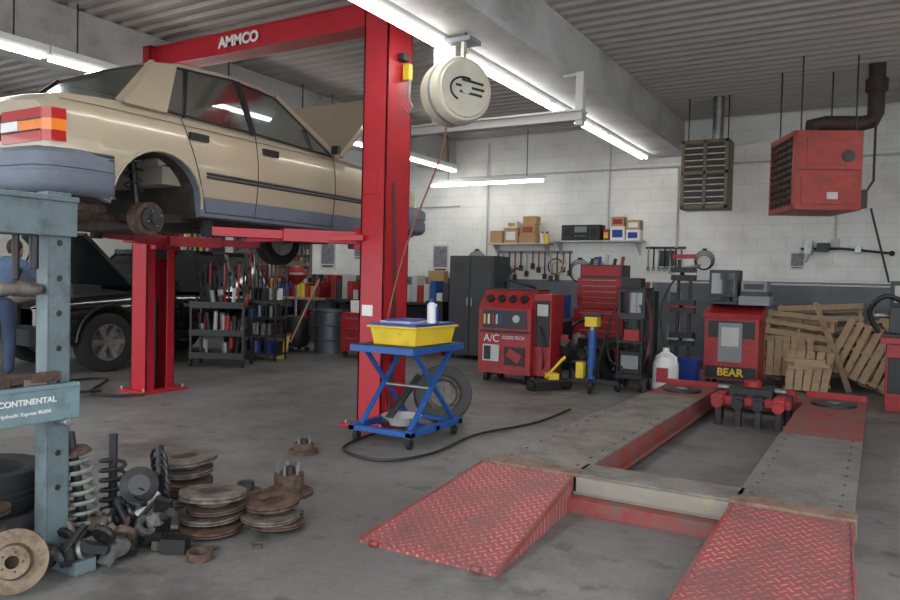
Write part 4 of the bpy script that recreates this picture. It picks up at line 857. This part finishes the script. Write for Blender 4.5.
b.cyl((-3.25,1.86,1.35),(-3.25,1.86,1.5),.02,BLK);b.cyl((-3.25,1.78,1.3),(-3.25,1.78,1.5),.015,BLK);b.box((-3.27,1.68,.86),(.16,.1,.05),RUST);b.box((-3.25,1.84,.85),(.12,.1,.03),IRON);b.cyl((-3.27,1.77,.84),(-3.27,1.77,.88),.05,RUST);b.bar((-3.24,1.6,.86),(-3.2,1.95,.87),.05,.04,RUST)
pr=b.done('hydraulic_shop_press',.004,1)
text('CONTINENTAL',.036,(-3.163,1.79,.77),(pi/2,0,pi/2),WHT,pr,bold=.0006);text('Hydraulic Express 90,000',.022,(-3.163,1.78,.72),(pi/2,0,pi/2),WHT,pr)
# ------------------------------------------------------------ scrap pile
b=B();SG=mat('spring_grey',(122,128,122),.5,dirt=((80,76,70),.45,.7,12))
b.tube([(-3.27+.068*math.cos(k*.5),2.14+.068*math.sin(k*.5)-k*.0008,.10+k*.0040) for k in range(90)],.011,SG,n=6);b.cyl((-3.27,2.14,.02),(-3.28,2.05,.58),.024,DSTL);b.lathe([(0,0),(.08,0),(.09,.02),(.03,.05)],(-3.27,2.14,.07),(0,-.15,1),BLK,20);b.lathe([(.03,0),(.085,.01),(.07,.03),(0,.04)],(-3.28,2.07,.47),(0,-.15,1),RUST,20);b.cyl((-3.27,2.16,0),(-3.27,2.15,.1),.05,RUST);b.done('coil_spring_strut')
b=B();b.tube([(-3.19+.06*math.cos(k*.55)-.0022*k,2.52+.0012*k,.10+.06*math.sin(k*.55)+.0032*k) for k in range(80)],.010,BLK,n=6);b.cyl((-3.19,2.5,.05),(-3.36,2.62,.4),.022,BLK);b.done('coil_spring_strut')
b=B();b.tube([(-3.42+.06*math.cos(k*.55),2.38+.06*math.sin(k*.55),.02+.0045*k) for k in range(80)],.010,DSTL,n=6);b.cyl((-3.42,2.38,0),(-3.42,2.38,.5),.022,DSTL);b.done('coil_spring_strut')
b=B()
random.seed(3)
for k in range(52):
    x=-3.10+random.uniform(-.16,.14);y=2.02+random.uniform(-.14,.36);m=random.choice((BLK,DSTL,IRON,RUST,STL,BLK));z=random.uniform(.02,.15);a=random.uniform(0,pi)
    if k%3==0:b.box((x,y,z),(random.uniform(.05,.12),random.uniform(.03,.08),random.uniform(.03,.06)),m,(random.uniform(-.4,.4),random.uniform(-.4,.4),a))
    elif k%3==1:b.cyl((x,y,max(z,.03)),(x+.11*math.cos(a),y+.11*math.sin(a),z+random.uniform(0,.1)),random.uniform(.010,.026),m)
    else:b.lathe([(.02,-.015),(.05,-.015),(.055,0),(.05,.015),(.02,.015)],(x,y,z+.03),(math.cos(a),math.sin(a),random.uniform(0,1)),m,18,closed=True)
b.bar((-2.98,2.03,.02),(-3.0,2.16,.15),.05,.04,STL);b.cyl((-2.95,2.1,.08),(-3.06,2.12,.12),.045,STL);b.sph((-3.03,2.1,.05),.05,STL)
b.tube([(-3.18,2.3,.1),(-3.08,2.4,.35),(-3.14,2.45,.12)],.018,BLK,sub=5);b.lathe([(.02,0),(.06,.03),(.045,.05),(.065,.07),(.04,.09),(.05,.11),(.02,.13)],(-3.12,2.28,.2),(.4,.3,1),BLK,20);b.box((-3.0,2.36,.16),(.08,.03,.18),BLK,(.3,.2,.5))
b.lathe([(0,0),(.07,.0),(.09,.02),(.05,.05),(0,.05)],(-3.1,2.3,.3),(.7,-.5,.3),DSTL,20);b.cyl((-3.2,2.42,.04),(-2.92,2.62,.03),.016,STL);b.box((-2.88,2.34,.04),(.12,.07,.07),BLK,(0,0,.5))
b.done('scrap_parts_pile')
b=B();rotor(b,(-3.06,1.68,.135),.13,.07,mat('rotor_brass',(120,106,88),.55,.4,dirt=((88,66,52),.42,.62,15)),(.75,-.55,.25),.5);b.done('brake_rotor')
b=B();tire(b,(-3.68,1.9,.10),(0,0,1),.27,.2,DRUB);tire(b,(-3.67,1.88,.305),(.02,0,1),.26,.2,RUB);b.done('tire_stack')
stack(-3.40,1.68,[(.13,.09,IRON,1),(.14,.09,RUST,1),(.15,.09,IRON,1),(.14,.09,IRON,1),(.13,.07,RUST,0)])
b=B();b.lathe([(.05,-.02),(.06,-.02),(.06,.02),(.05,.02)],(-2.72,2.35,.02),(0,0,1),RUST,20,closed=True);b.cyl((-2.9,2.9,.02),(-2.75,3.1,.02),.014,DSTL);b.box((-2.6,2.6,.01),(.05,.03,.02),RUST,(0,0,.6));b.done('loose_bearing_parts')
# ------------------------------------------------------------ light
w=bpy.data.worlds.new('World');sc.world=w;w.use_nodes=True;bg=w.node_tree.nodes['Background'];bg.inputs[0].default_value=(.9,.95,1,1);bg.inputs[1].default_value=3.2
sun=bpy.data.lights.new('sun','SUN');sun.energy=1.2;sun.angle=.3;so=bpy.data.objects.new('sun',sun);so.rotation_euler=(math.radians(62),0,math.radians(15));bpy.context.collection.objects.link(so)
# ------------------------------------------------------------ camera
yaw=math.atan(430/730);pitch=-math.atan(21/730);roll=math.radians(1.4)
f0=Vector((-math.sin(yaw),math.cos(yaw),0));r0=Vector((math.cos(yaw),math.sin(yaw),0));u0=Vector((0,0,1))
f=f0*math.cos(pitch)+u0*math.sin(pitch);u=u0*math.cos(pitch)-f0*math.sin(pitch)
r=r0*math.cos(roll)+u*math.sin(roll);u2=u*math.cos(roll)-r0*math.sin(roll)
cam=bpy.data.cameras.new('camera');cam.sensor_width=36;cam.lens=730/900*36;cam.clip_end=200
co=bpy.data.objects.new('camera',cam);bpy.context.collection.objects.link(co)
M=Matrix((r,u2,-f)).transposed().to_4x4();M.translation=Vector((0,0,1.35));co.matrix_world=M
sc.camera=co
